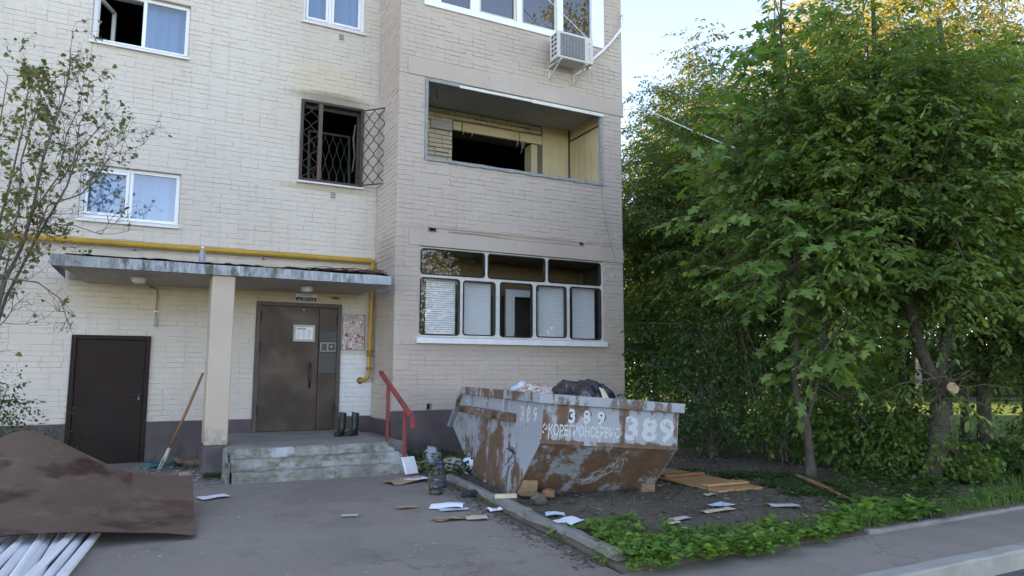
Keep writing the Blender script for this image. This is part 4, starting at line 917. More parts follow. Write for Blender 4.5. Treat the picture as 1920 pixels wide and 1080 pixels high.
# --- plate, notice and board by the entrance
pl = thing('entrance_plate', 'white and blue entrance number plate above the entrance door', 'sign', (2.28, YW, 2.5))
px0, px1, pz0, pz1 = 2.12, 2.45, 2.487, 2.60; Pw = lambda u, w_, o: (u, YW-.016-o, w_)
b = MB(); b.bbox(px0, px1, YW-.016, YW-.006, pz0, pz1, .002); b.build('plate', MT['sillwhite'], pl)
b = MB(); b.box(px0+.003, px1-.003, YW-.018, YW-.0165, pz0+.003, pz0+.058); b.build('blue_field', simple('navy_print', (.018, .025, .10), None, 5, .5, 0), pl)
text_mesh('ПОДЪЕЗД 8', INK, Pw, px0+.07, px1-.06, pz1-.038, pz1-.014, '', pl).build('lettering', INK, pl)
WINK = simple('white_print', (.75, .75, .76), None, 5, .6, 0)
text_mesh('99-112', WINK, lambda u, w_, o: (u, YW-.0185-o, w_), px0+.11, px1-.03, pz0+.013, pz0+.048, '', pl).build('lettering', WINK, pl)
text_mesh('кв.', WINK, lambda u, w_, o: (u, YW-.0185-o, w_), px0+.035, px0+.09, pz0+.014, pz0+.034, '', pl).build('lettering', WINK, pl)
nt_ = thing('door_notice', 'printed paper notice taped to the entrance door', 'notice', (2.28, YW-.03, 2.0))
nx0, nx1, nz0, nz1 = 2.135, 2.405, 1.865, 2.06; Pn = lambda u, w_, o: (u, YW-.034-o, w_)
b = MB(); b.grid(lambda u, v: Pn(nx0-.035+u*(nx1-nx0+.07), nz0-.035+v*(nz1-nz0+.07), -.002), 4, 4); b.build('tape', simple('clear_tape', (.36, .38, .34), (.30, .30, .26), 8, .3, .1, 20), nt_)
b = MB(); b.grid(lambda u, v: Pn(nx0+u*(nx1-nx0), nz0+v*(nz1-nz0), .0), 4, 4); b.build('sheet', MT['paper'], nt_)
b = MB()
for cidx in range(3):
    for k in range(8):
        if random.random() < .85: b.quad(*[Pn(nx0+.015+cidx*.085+dx, nz0+.02+k*.018+dz, .0012) for dx, dz in ((0, 0), (random.uniform(.04, .07), 0), (.05, .005), (0, .005))])
b.build('print', simple('faint_print', (.35, .34, .36), None, 5, .7, 0), nt_)
b = MB(); b.quad(*[Pn(nx0+.012+dx, nz1-.038+dz, .0012) for dx, dz in ((0, 0), (.15, 0), (.15, .024), (0, .024))]); b.build('orange_heading', simple('orange_print', (.55, .20, .08), (.62, .40, .25), 40, .7, 0), nt_)
bd = thing('notice_board', 'board covered with torn posters beside the entrance door', 'notice board', (3.09, YW, 2.0))
g = Gr('torn_posters', .8, .25)
v1 = g.vor(15); v2 = g.vor(34)
a = g.ramp(g.noise(16, 5, .7, stretch=(1.3, 1, .9)), [(.30, (.30, .07, .06)), (.42, (.50, .26, .14)), (.46, (.48, .46, .45)), (.515, (.55, .54, .58)), (.55, (.30, .11, .20)), (.585, (.52, .44, .30))], 'CONSTANT')
a = g.mix(g.ramp(g.noise(17, 5, .8, off=(3, 0, 1)), [(.54, 0.), (.57, .9)]), a, (.72, .71, .72))
a = g.mix(g.ramp(g.noise(24, 5, .7, off=(1, 5, 1)), [(.64, 0.), (.66, .9)]), a, (.20, .05, .05))
a = g.mix(g.ramp(g.noise(20, 5, .7, off=(8, 5, 1)), [(.66, 0.), (.68, .7)]), a, (.30, .33, .45))
g.col(a).bump(g.noise(30, 5, .8), .5, .01); MT['posters'] = g.m
b = MB(); b.bbox(2.89, 3.27, YW-.022, YW-.006, 1.705, 2.295, .003); b.build('board', MT['rustpost'], bd)
b = MB(); b.grid(lambda u, v: (2.893+u*.365, YW-.0245-.004*abs(n3(u*9, v*12, 2)), 1.71+v*.58), 24, 36); b.build('posters', MT['posters'], bd)
b = MB(); b.grid(lambda u, v: (2.91+u*.25, YW-.031, 2.21+v*.07), 2, 2); b.build('heading_strip', MT['newsprint'], bd)
text_mesh('ДОСКА', INK, lambda u, w_, o: (u, YW-.032-o, w_), 2.95, 3.13, 2.25, 2.272, '', bd).build('lettering', INK, bd)
text_mesh('ОБЪЯВЛЕНИЙ', INK, lambda u, w_, o: (u, YW-.032-o, w_), 2.96, 3.14, 2.222, 2.243, '', bd).build('lettering', INK, bd)
b = MB(); b.grid(lambda u, v: (2.70+u*.13+.01*n3(v*5, u*5, 1), YW-.008-.006*abs(n3(u*6, v*6)), 2.53+v*.05+.012*n3(u*5, v*3, 4)), 6, 3); o = b.build('torn_sticker', MT['charred'], loc=(2.75, YW, 2.55)); tag(o, 'torn brown sticker remnant above the notice board', 'sticker')

# ================================================================== SKIP
g = Gr('skip_paint', .55, .4, coord='obj')
def skip_mat(name, bias, extra=()):
    g = Gr(name, .6, .35, coord='obj')
    paint = g.mix(g.ramp(g.noise(1.6, 5, .6), [(.3, 0.), (.7, 1.)]), (.24, .265, .295), (.30, .32, .345))
    rust = g.mix(g.ramp(g.noise(5, 6, .7), [(.3, 0.), (.7, 1.)]), (.165, .088, .050), (.088, .056, .040))
    rust = g.mix(g.ramp(g.noise(18, 4, .7), [(.55, 0.), (.75, .7)]), rust, (.24, .13, .075))
    m = g.math('ADD', g.noise(2.6, 8, .72), g.math('MULTIPLY', g.math('SUBTRACT', g.noise(1, 6, .7, stretch=(9, 9, .8)), .5), .55))
    m = g.math('ADD', m, bias)
    for c, r, amt in extra: m = g.math('ADD', m, g.math('MULTIPLY', g.blob(c, r, .8, .8), amt))
    k = g.ramp(m, [(.555, 0.), (.60, .75), (.66, 1.)])
    a = g.mix(k, paint, rust)
    a = g.mix(g.ramp(g.noise(24, 6, .8), [(.61, 0.), (.68, .9)]), a, (.12, .065, .04))
    a = g.mix(g.ramp(g.noise(1, 7, .75, stretch=(20, 20, 1.1), off=(7, 2, 0)), [(.60, 0.), (.68, .8)]), a, (.17, .095, .055))
    a = g.mix(g.ramp(g.noise(4, 6, .7, off=(1, 1, 5)), [(.55, 0.), (.68, .45)]), a, (.19, .17, .14))
    a = g.mix(g.ramp(g.noise(1, 6, .75, stretch=(16, 16, 2.2), off=(3, 1, 0)), [(.66, 0.), (.70, .8)]), a, (.60, .57, .53) if bias > .05 else (.12, .07, .05))
    g.col(a); g.rough(g.math('ADD', .45, g.math('MULTIPLY', k, .35))); g.bump(g.math('ADD', g.noise(9, 7, .7), k), .35, .006); return g.m
MT['skip_front'] = skip_mat('grey_skip_paint_front', -.02, [((.8, 0, .655), (1.2, .5, .035), .16), ((.12, 0, .95), (.3, .3, .16), .12), ((.95, 0, .86), (.05, .3, .25), .10), ((1.6, 0, .75), (.05, .3, .3), .12), ((0, 0, .72), (.12, .3, .12), .2)])
MT['skip_side'] = skip_mat('grey_skip_paint_side', -.06, [((0, 1.75, .45), (.5, .75, .36), .21), ((0, 1.2, .1), (.5, 1.2, .22), .17), ((0, .42, .95), (.3, .04, .3), .2), ((0, .95, 1.0), (.3, .2, .1), .1), ((0, 2.9, .7), (.4, .35, .3), .06)])
MT['skip_rim'] = skip_mat('grey_skip_rim_paint', .025, [((0, 1.4, 1.1), (.3, .8, .1), .12)])
MT['skip_rust'] = skip_mat('rusty_skip_underside', .165, [((.8, 0, .65), (1.4, .3, .1), .03)])
MT['skip_in'] = skip_mat('rusty_skip_inside', .25)
def stencil(name, colr, worn=.45, sc=14):
    m = bpy.data.materials.new(name); m.use_nodes = True; t = m.node_tree; bb = t.nodes['Principled BSDF']; o = t.nodes['Material Output']
    bb.inputs['Base Color'].default_value = (*colr, 1); bb.inputs['Roughness'].default_value = .7
    tc = t.nodes.new('ShaderNodeTexCoord'); nz = t.nodes.new('ShaderNodeTexNoise'); nz.inputs['Scale'].default_value = sc; nz.inputs['Detail'].default_value = 6; nz.inputs['Roughness'].default_value = .75
    t.links.new(tc.outputs['Object'], nz.inputs['Vector']); r = t.nodes.new('ShaderNodeValToRGB'); r.color_ramp.elements[0].position = worn-.03; r.color_ramp.elements[1].position = worn+.03
    t.links.new(nz.outputs[0], r.inputs[0]); tr = t.nodes.new('ShaderNodeBsdfTransparent'); mx = t.nodes.new('ShaderNodeMixShader')
    t.links.new(r.outputs[0], mx.inputs[0]); t.links.new(tr.outputs[0], mx.inputs[1]); t.links.new(bb.outputs[0], mx.inputs[2]); t.links.new(mx.outputs[0], o.inputs[0]); return m
WHITE_S = stencil('worn_white_stencil_paint', (.48, .49, .50), .415); WHITE_W = stencil('faded_white_stencil_paint', (.42, .44, .455), .40, 9); BLACK_S = stencil('black_spray_paint', (.02, .02, .025), .47, 22); SCRATCH = stencil('scratched_marks', (.50, .50, .48), .42, 20); BLACKMK = stencil('black_marker', (.03, .03, .035), .43, 20)
TH, PH = .125, .078
SKX = (3.551, 6.286, .012)
skip = thing('rubbish_skip', 'rusty grey steel rubbish skip numbered 389, piled with waste', 'skip', SKX, (0, PH, -TH))
MSK = ORG[skip.name]
W_, Hs, HR, ZB, V1, V2, V3, ZK, V4 = 1.62, 1.146, .102, .653, .639, 1.992, 3.258, .576, 2.768
profile = [(0, Hs-.02), (0, ZB), (V1, 0), (V2, 0), (V3, ZK), (V4, Hs-.02)]
def P3(p): return Vector(p)
for nm, u0, u1 in (('side_panel', 0, .008), ('side_panel', W_-.008, W_)):
    b = MB(); b.extrude([profile], lambda v, z: (u0, v, z), lambda v, z: (u1, v, z)); b.build(nm, MT['skip_side'], skip, local=True)
def plate(nm, a, c, m, t=.008, inset=.0085):
    (v0, z0), (v1, z1) = a, c; d = Vector((0, v1-v0, z1-z0)).normalized(); n_ = Vector((0, d.z, -d.y))*t
    b = MB(); b.add([P3((inset, v0, z0)), P3((W_-inset, v0, z0)), P3((W_-inset, v1, z1)), P3((inset, v1, z1))]+[P3(q)-n_ for q in ((inset, v0, z0), (W_-inset, v0, z0), (W_-inset, v1, z1), (inset, v1, z1))], [(0, 1, 2, 3), (7, 6, 5, 4), (0, 4, 5, 1), (1, 5, 6, 2), (2, 6, 7, 3), (3, 7, 4, 0)])
    return b.build(nm, m, skip, local=True)
plate('front_panel', profile[0], profile[1], MT['skip_front']); plate('sloping_front', profile[1], profile[2], MT['skip_rust']); plate('floor_plate', profile[2], profile[3], MT['skip_rust']); plate('sloping_back', profile[3], profile[4], MT['skip_rust']); plate('back_panel', profile[4], profile[5], MT['skip_side'])
e = .05
b = MB()
b.bbox(-e, W_+e, -e, 0-.001, Hs-HR, Hs, .006); b.build('rim', MT['skip_rim'], skip, local=True); b = MB(); b.bbox(-e, W_+e, V4+.001, V4+e, Hs-HR, Hs, .006); b.build('rim', MT['skip_rim'], skip, local=True)
for a_, c_ in ((-e, -.001), (W_+.001, W_+e)):
    b = MB(); b.bbox(a_, c_, 0, V4, Hs-HR, Hs-.001, .006); b.build('rim', MT['skip_rim'], skip, local=True)
b = MB(); b.bbox(-.004, W_+.004, -.012, -.0005, ZB-.012, ZB+.03, .003); b.build('edge_strip', MT['skip_rust'], skip, local=True)
for vv in (2.40, 1.05):
    b = MB(); b.bbox(-.055, -.0005, vv-.025, vv+.025, Hs-HR-.30, Hs-HR-.001, .005); b.build('rib', MT['skip_side'], skip, local=True)
b = MB()
zb0, zb1 = .80, .895
b.bbox(-.10, -.0006, .72, 2.62, zb0, zb1, .006); lb = b.build('lifting_beam', MT['skip_rust'], skip, local=True)
for vv in (2.45, 1.15):
    b = MB(); b.tube([(-.10, vv, .85), (-.16, vv, .85)], .035, 10); b.tube([(-.155, vv, .85), (-.165, vv, .85)], .05, 10); b.build('lifting_lug', MT['skip_rust'], skip, local=True)
b = MB(); d_ = Vector((0, V3-V4, ZK-Hs)).normalized()
b.add([(-.05, V4+.0, Hs-.02), (-.004, V4, Hs-.02), (-.004, V3+.04, ZK-.03), (-.05, V3+.04, ZK-.03), (-.05, V4+.06, Hs-.02), (-.004, V4+.06, Hs-.02), (-.004, V3+.11, ZK), (-.05, V3+.11, ZK)], [(0, 1, 2, 3), (7, 6, 5, 4), (0, 3, 7, 4), (1, 5, 6, 2), (3, 2, 6, 7), (0, 4, 5, 1)]); b.build('end_flange', MT['skip_rim'], skip, local=True)
b = MB(); b.bbox(.94, .965, -.006, -.0004, ZB+.03, Hs-HR-.002, .001); b.build('weld_seam', MT['skip_rust'], skip, local=True)
Pf = lambda u, w_, o: (u, -.0006-o, w_)
Psd = lambda u, w_, o: (-.0006-o, u, w_)
def letters(s, P, a0, a1, c0, c1, mat, bold=.0, out=.001, sp=1.0, cuts=()):
    tm = text_mesh(s, mat, P, a0, a1, c0, c1, '', skip, out, bold, sp)
    if tm: tm.build('lettering', mat, skip, local=True)
def drips(P, a0, a1, zt, lens, mat, n, out=.0012):
    b = MB()
    for k in range(n):
        u = random.uniform(a0, a1); l = random.uniform(*lens); w2 = random.uniform(.003, .006)
        b.add([P(u-w2, zt, out), P(u+w2, zt, out), P(u+w2*.5, zt-l, out), P(u-w2*.5, zt-l, out)], [(0, 1, 2, 3)])
    b.build('paint_drip', mat, skip, local=True)['kind'] = 'stuff'
letters('389', Pf, .965, 1.575, .712, .975, WHITE_W, .035, .0010, 1.15)
letters('ЭКОРЕГИОНСЕРВИС', Pf, .015, .905, .732, .845, WHITE_S, .015, .0016, 1.0)
letters('3', Pf, .305, .385, .868, 1.015, BLACK_S, .14, .0008); letters('8', Pf, .47, .565, .868, 1.01, BLACK_S, .10, .0008); letters('9', Pf, .635, .735, .868, 1.005, BLACK_S, .10, .0008)
letters('3', Pf, .298, .375, .862, 1.012, WHITE_S, .035, .0018); letters('8', Pf, .465, .55, .862, 1.008, WHITE_S, .035, .0018); letters('9', Pf, .628, .72, .862, 1.004, WHITE_S, .035, .0018)
drips(Pf, .05, .88, .74, (.02, .08), WHITE_S, 14, .0022); drips(Pf, .32, .72, .865, (.02, .06), WHITE_S, 6, .0022)
Pside = lambda u, w_, o: (-.0006-o, .62-u, w_)
letters('3', Pside, .02, .13, .83, .99, WHITE_S, .02); letters('8', Pside, .20, .31, .83, 1.0, WHITE_S, .02); letters('9', Pside, .39, .50, .84, 1.0, WHITE_S, .02)
drips(Pside, .03, .5, .85, (.05, .16), WHITE_S, 8)
def scribble(P, c, r, n, mat, w2, name='scribble', amp=1.0):
    b = MB(); pts = []
    for k in range(n): pts.append((c[0]+r[0]*random.uniform(-1, 1), c[1]+r[1]*random.uniform(-1, 1)))
    from mathutils.geometry import interpolate_bezier
    path = []
    for i in range(len(pts)-1):
        h1 = (pts[i][0]+random.uniform(-.5, .5)*r[0], pts[i][1]+random.uniform(-.5, .5)*r[1]); h2 = (pts[i+1][0]+random.uniform(-.5, .5)*r[0], pts[i+1][1]+random.uniform(-.5, .5)*r[1])
        path += interpolate_bezier(Vector((*pts[i], 0)), Vector((*h1, 0)), Vector((*h2, 0)), Vector((*pts[i+1], 0)), 8)[:-1]
    for i in range(len(path)-1):
        a_, c_ = path[i], path[i+1]; d = (c_-a_)
        if d.length < 1e-5: continue
        q = Vector((-d.y, d.x, 0)).normalized()*w2
        b.add([P(a_.x-q.x, a_.y-q.y, .0022), P(c_.x-q.x, c_.y-q.y, .0022), P(c_.x+q.x, c_.y+q.y, .0022), P(a_.x+q.x, a_.y+q.y, .0022)], [(0, 1, 2, 3)])
    b.build(name, mat, skip, local=True)
dn = Vector((0, -.639, -.653)).normalized(); ds = Vector((0, .653, -.639)).normalized()
nsl = Vector((0, -.7147, -.6994))
def Psl(u, w_, o):
    p = Vector((u, 0, ZB))+Vector((0, V1, -ZB)).normalized()*w_+nsl*(.001+o); return tuple(p)
scribble(Psl, (.85, .42), (.16, .22), 9, SCRATCH, .0035); scribble(Psl, (.55, .5), (.3, .2), 5, SCRATCH, .0015); scribble(Psl, (1.0, .3), (.1, .12), 5, SCRATCH, .003)
scribble(Psd, (.80, .40), (.22, .14), 12, BLACKMK, .006); scribble(Psd, (2.62, .93), (.12, .07), 7, SCRATCH, .004); scribble(Psd, (1.75, .95), (.2, .06), 6, SCRATCH, .003); scribble(Psd, (.7, .3), (.2, .15), 6, BLACKMK, .003)
# filling and things lying on top
b = MB()
def ffill(u, v):
    x, y = .02+u*(W_-.04), .02+v*(V4-.04); return (x, y, 1.0+.05*n3(x, y, 2, 3)+.04*n3(x, y, 8, 9))
b.grid(ffill, 40, 60); o = b.build('waste_filling', simple('mixed_rubble', (.22, .19, .16), (.09, .075, .06), 20, .9, .8, 30, dist=.03), skip, local=True); o['kind'] = 'stuff'
def blobmesh(c, r, seed, amp=.25, fr=1.6, n=28, m=18, flat=.0, sq=1.0):
    b = MB()
    def f(u, v):
        a, p = u*2*math.pi, v*math.pi; d = Vector((math.cos(a)*math.sin(p), math.sin(a)*math.sin(p), -math.cos(p)))
        k = 1+amp*n3(d.x+seed, d.y*1.0, d.z, fr)+amp*.45*n3(d.x+seed, d.y, d.z+4, fr*3.1)+amp*.22*abs(n3(d.x+seed, d.y, d.z+9, fr*6))
        z = d.z*r[2]*k
        return (c[0]+d.x*r[0]*k, c[1]+d.y*r[1]*k, c[2]+max(z, -flat if flat else z))
    b.grid(f, n, m); return b
def on_skip(v): return MSK @ Vector(v)
c = on_skip((.78, .72, 1.09)); b = blobmesh(c, (.30, .46, .225), 3, .35, 1.7, 44, 26); o = b.build('rubbish_bag', MT['bag'], loc=c, smooth=True); tag(o, 'full black rubbish bag lying on top of the skip', 'rubbish bag')
g = Gr('floral_fabric', .85, .2, coord='obj')
a = g.mix(g.ramp(g.noise(22, 3, .6), [(.53, 0.), (.58, 1.)], 'LINEAR'), (.52, .46, .40), (.33, .14, .13))
a = g.mix(g.ramp(g.noise(21, 3, .6, off=(4, 4, 1)), [(.57, 0.), (.60, 1.)]), a, (.20, .14, .08)); g.col(a).bump(g.noise(8, 3), .4, .03); MT['floral'] = g.m
c = on_skip((.62, 1.65, 1.09)); b = blobmesh(c, (.30, .55, .15), 8, .3, 1.5, 36, 20); o = b.build('patterned_bundle', MT['floral'], loc=c, smooth=True); tag(o, 'cream and red patterned fabric bundle beside the black bag', 'bundle')
c = on_skip((.55, 2.05, 1.13)); b = blobmesh(c, (.12, .22, .12), 12, .5, 2.2, 20, 12); o = b.build('blue_plastic_sheet', MT['bluepaper'], loc=c, smooth=True); tag(o, 'crumpled pale blue plastic behind the patterned bundle on the skip', 'plastic')
def scrap(name, mat, label, cat, c, w, h, rz, tilt=(0, 0), curl=.02, n=(6, 5), group=None, jag=.12, thick=0):
    c = Vector(c); M = Matrix.Translation(c) @ Matrix.Rotation(rz, 4, 'Z') @ Matrix.Rotation(tilt[0], 4, 'X') @ Matrix.Rotation(tilt[1], 4, 'Y'); sd_ = random.uniform(0, 50); b = MB()
    def f(u, v):
        x, y = (u-.5)*w, (v-.5)*h
        if u in (0, 1): x *= 1+jag*n3(v*3, sd_)
        if v in (0, 1): y *= 1+jag*n3(u*3, sd_+5)
        return M @ Vector((x, y, curl*(abs(n3(u*.9+sd_, v*.9, 1))*.8+.12*n3(u*4, v*4, sd_))+.006))
    b.grid(f, *n)
    if thick:
        k = len(b.v); top = list(b.v); b.grid(lambda u, v: Vector(f(u, v))-Vector((0, 0, thick)), *n)
    o = b.build(name, mat, loc=c, smooth=SHARP); return tag(o, label, cat, group)
scrap('cardboard_scrap', MT['cream_paper'], 'torn cardboard sticking up beside the black bag on the skip', 'cardboard', on_skip((.75, .12, 1.14)), .16, .22, .3, (rad(70), .3), .08)
scrap('cardboard_scrap', MT['card'], 'small brown card lying against the right side of the black bag', 'cardboard', on_skip((.72, .30, 1.13)), .14, .10, .2, (rad(50), .2), .03)
# blocks under the sloping front
for u0, u1 in ((.0, .17), (1.44, 1.61)):
    b = MB(); b.extrude([[(.40, .225), (.585, .035), (.56, .06), (.40, .06)]], lambda v, z: (u0, v-.012, z), lambda v, z: (u1, v-.012, z)); b.build('foot_block', MT['block'], skip, local=True)
p = onZ(945, 936, .09); b = MB(); M = Matrix.Translation((p.x+.02, p.y, .10)) @ Matrix.Rotation(rad(-18), 4, 'Z'); b.bbox(-.11, .11, -.03, .03, 0, .04, .004, M); o = b.build('timber_offcut', MT['cream_paper'], loc=p); tag(o, 'short timber offcut lying on the path kerb by the skip', 'wood block')

# ================================================================== LOOSE THINGS
# --- bent brown sheet on white tubes
def curve_at(pts, t):
    k = t*(len(pts)-1); i = min(int(k), len(pts)-2); f = k-i
    p0, p1, p2, p3 = pts[max(i-1, 0)], pts[i], pts[i+1], pts[min(i+2, len(pts)-1)]
    return .5*((2*p1)+(p2-p0)*f+(2*p0-5*p1+4*p2-p3)*f*f+(3*p1-p0-3*p2+p3)*f**3)
front = [Vector(v) for v in ((-2.3, 6.62, .17), (-1.6, 6.58, .165), (-.95, 6.56, .155), (-.35, 6.53, .135), (.10, 6.50, .085), (.455, 6.47, .035))]
mid = [Vector(v) for v in ((-2.3, 7.5, .33), (-1.65, 7.5, .40), (-1.0, 7.5, .37), (-.38, 7.45, .25), (.10, 7.35, .14), (.49, 7.3, .10))]
back = [Vector(v) for v in ((-2.0, 8.5, .42), (-1.42, 8.45, .60), (-1.12, 8.43, .755), (-.92, 8.42, .775), (-.62, 8.38, .63), (-.15, 8.25, .39), (.22, 8.22, .31), (.525, 8.2, .275))]
b = MB()
def fsheet(u, v):
    a, m_, c = curve_at(front, u), curve_at(mid, u), curve_at(back, u)
    p = a*(1-v)*(1-v)+(m_*2-(a+c)*.5)*(2*v*(1-v))+c*v*v
    return (p.x, p.y, p.z+.010*n3(p.x, p.y, 0, 2))
b.grid(fsheet, 40, 24); top = list(b.v)
b.grid(lambda u, v: tuple(Vector(fsheet(u, v))-Vector((0, 0, .005))), 40, 24)
sh = thing('hardboard_sheet', 'large bent dark brown hardboard sheet lying over white tubes', 'sheet', (-.6, 7.3, .1))
b.build('sheet', MT['sheet'], sh, SHARP)
for (ua, va), (ub, vb) in (((.58, .02), (.74, .98)), ((.36, .3), (.56, .97))):
    b = MB()
    for k in range(16):
        pa = [Vector(fsheet(ua+(ub-ua)*t_, va+(vb-va)*t_))+Vector((0, 0, .0025)) for t_ in (k/16, (k+1)/16)]
        b.add([pa[0]-Vector((.004, 0, 0)), pa[0]+Vector((.004, 0, 0)), pa[1]+Vector((.004, 0, 0)), pa[1]-Vector((.004, 0, 0))], [(0, 1, 2, 3)])
    b.build('crease', simple('pale_crease', (.15, .11, .095), None, 10, .7, 0) if va < .1 else bpy.data.materials['pale_crease'], sh)
b = MB()
for k in range(26):
    p = Vector(fsheet(random.uniform(.3, .98), random.uniform(.05, .95)))+Vector((0, 0, .003)); r = random.uniform(.004, .012); b.add([p+Vector((r*math.cos(a)*1.8, r*math.sin(a), 0)) for a in (0, 1, 2, 3, 4, 5)], [(0, 1, 2, 3, 4, 5)])
b.build('speck', MT['charred'], sh)
tubes = [((172, 1012), (112, 1085)), ((148, 1012), (88, 1085)), ((128, 1010), (48, 1090)), ((110, 1012), (66, 1085)), ((92, 1010), (40, 1085)), ((76, 1012), (26, 1085)), ((60, 1010), (8, 1075)), ((45, 1010), (-12, 1065)), ((30, 1008), (-30, 1060)), ((14, 1010), (-40, 1045)), ((66, 1012), (2, 1085)), ((2, 1012), (-60, 1040))]
labs = ['rightmost', 'second from the right', 'third from the right', 'fourth from the right', 'fifth from the right', 'sixth from the right', 'sixth from the left', 'fifth from the left', 'fourth from the left', 'third from the left', 'second from the left', 'leftmost']
order = sorted(range(len(tubes)), key=lambda i: -tubes[i][0][0])
for n_, i in enumerate(order):
    p, q = tubes[i]; r = .033; z = .036+(.022 if n_ % 3 == 2 else 0)
    A_, B_ = onZ(*p, z), onZ(*q, z); d = (B_-A_).normalized(); A2, B2 = A_-d*.22, B_+d*random.uniform(.3, .6); A2.z = z+.004; B2.z = z
    b = MB(); b.tube([A2, A_, A_.lerp(B_, .6), B2], r, 12, False); b.tube([B2-d*.001, A2+d*.001], r*.9, 12, False)
    o = b.build('plastic_tube', MT['pvc'], loc=A_, smooth=True); tag(o, 'white plastic tube under the brown sheet, '+labs[n_]+' at its front edge', 'tube', 'white tubes under the brown sheet')

# --- shovel, bags by the column
sv = thing('shovel', 'old shovel with wooden handle and lime splashed blade leaning by the column', 'shovel', (.33, 10.66, .05))
A_, B_ = Vector((.345, 10.62, .26)), Vector((.725, 10.46, 1.33)); b = MB(); b.tube([A_.lerp(B_, -.05), A_.lerp(B_, .5)+Vector((.008, 0, 0)), B_], [.020, .019, .016], 9); b.build('handle', MT['handle'], sv, True)
b = MB(); d = (B_-A_).normalized(); b.tube([A_-d*.10, A_-d*.02, A_+d*.08], [.03, .026, .022], 9)
Mv = Matrix.Translation(A_-d*.08) @ d.to_track_quat('Z', 'Y').to_matrix().to_4x4()
b.grid(lambda u, v: Mv @ Vector(((u-.5)*(.16-.06*v*v if v > .3 else .15), .03*(1-(2*u-1)**2), -v*.17+.03)), 8, 6); b.build('blade', MT['limewhite'], sv, SHARP)
b = blobmesh((.30, 10.95, .075), (.24, .11, .06), 5, .5, 1.8, 22, 12); o = b.build('plastic_bag', MT['teal'], loc=(.3, 10.95, .05), smooth=True); tag(o, 'crumpled dark teal plastic bag on the ground by the shovel', 'bag')
scrap('cardboard_piece', MT['charred'], 'crumpled brown cardboard lying against the foot of the column', 'cardboard', (.60, 10.78, .10), .34, .20, .3, (.25, .2), .09)
b = MB(); M = Matrix.Translation((.54, 10.06, .035)) @ Matrix.Rotation(.2, 4, 'Z'); b.bbox(-.06, .06, -.035, .035, 0, .045, .004, M); o = b.build('small_carton', simple('faded_red_carton', (.36, .10, .08), (.42, .36, .34), 20, .8, 0), loc=(.54, 10.06, .035)); tag(o, 'small faded red carton on the rubble beside the column', 'carton')
# --- boots
def boot(loc, rz, lab):
    t = thing('rubber_boot', lab, 'boot', loc, (0, 0, rz), 'rubber boots by the entrance door')
    b = MB(); n = 18; rings = [(0, 0, .335, .058, .050), (0, .004, .30, .060, .052), (0, 0, .22, .056, .050), (.0, .0, .13, .048, .046), (.012, 0, .095, .054, .045)]
    vs = []
    for (x, y, z, rx, ry) in rings: vs += [(x+rx*math.cos(2*math.pi*k/n), y+ry*math.sin(2*math.pi*k/n), z+(.012*math.cos(2*math.pi*k/n) if z > .25 else 0)) for k in range(n)]
    foot = [(.035, 0, .065, .085, .045), (.06, 0, .035, .115, .046), (.062, 0, .012, .120, .047)]
    for (x, y, z, rx, ry) in foot: vs += [(x+rx*math.cos(2*math.pi*k/n), y+ry*math.sin(2*math.pi*k/n)*(1.08 if math.cos(2*math.pi*k/n) > .2 else .9), z+(.012 if math.cos(2*math.pi*k/n) > .7 and z < .05 else 0)) for k in range(n)]
    R_ = len(rings)+len(foot); fs = [(i*n+k, i*n+(k+1) % n, (i+1)*n+(k+1) % n, (i+1)*n+k) for i in range(R_-1) for k in range(n)]
    b.add(vs, fs); ins = [(x*.88 if i < n else x, y*.88, z-.10) for i, (x, y, z) in enumerate(vs[:n])]
    k0 = len(b.v); b.add(vs[:n]+ins, [(k, n+k, n+(k+1) % n, (k+1) % n) for k in range(n)]+[tuple(range(n, 2*n))])
    b.build('upper', MT['boot'], t, True, local=True)
    b = MB(); b.add([(x0_, y0_, z0_) for z0_ in (.0, .016) for x0_, y0_ in [(.062+.125*math.cos(2*math.pi*k/n), .051*math.sin(2*math.pi*k/n)*(1.08 if math.cos(2*math.pi*k/n) > .2 else .9)) for k in range(n)]], [(k, (k+1) % n, n+(k+1) % n, n+k) for k in range(n)]+[tuple(range(n-1, -1, -1)), tuple(range(n, 2*n))])
    b.build('sole', MT['black'], t, local=True); return t
boot((2.70, 10.66, .405), rad(-140), 'left dark rubber boot, standing close to the entrance door'); boot((2.88, 10.62, .405), rad(-160), 'right dark rubber boot, leaning slightly, nearer the bay wall')
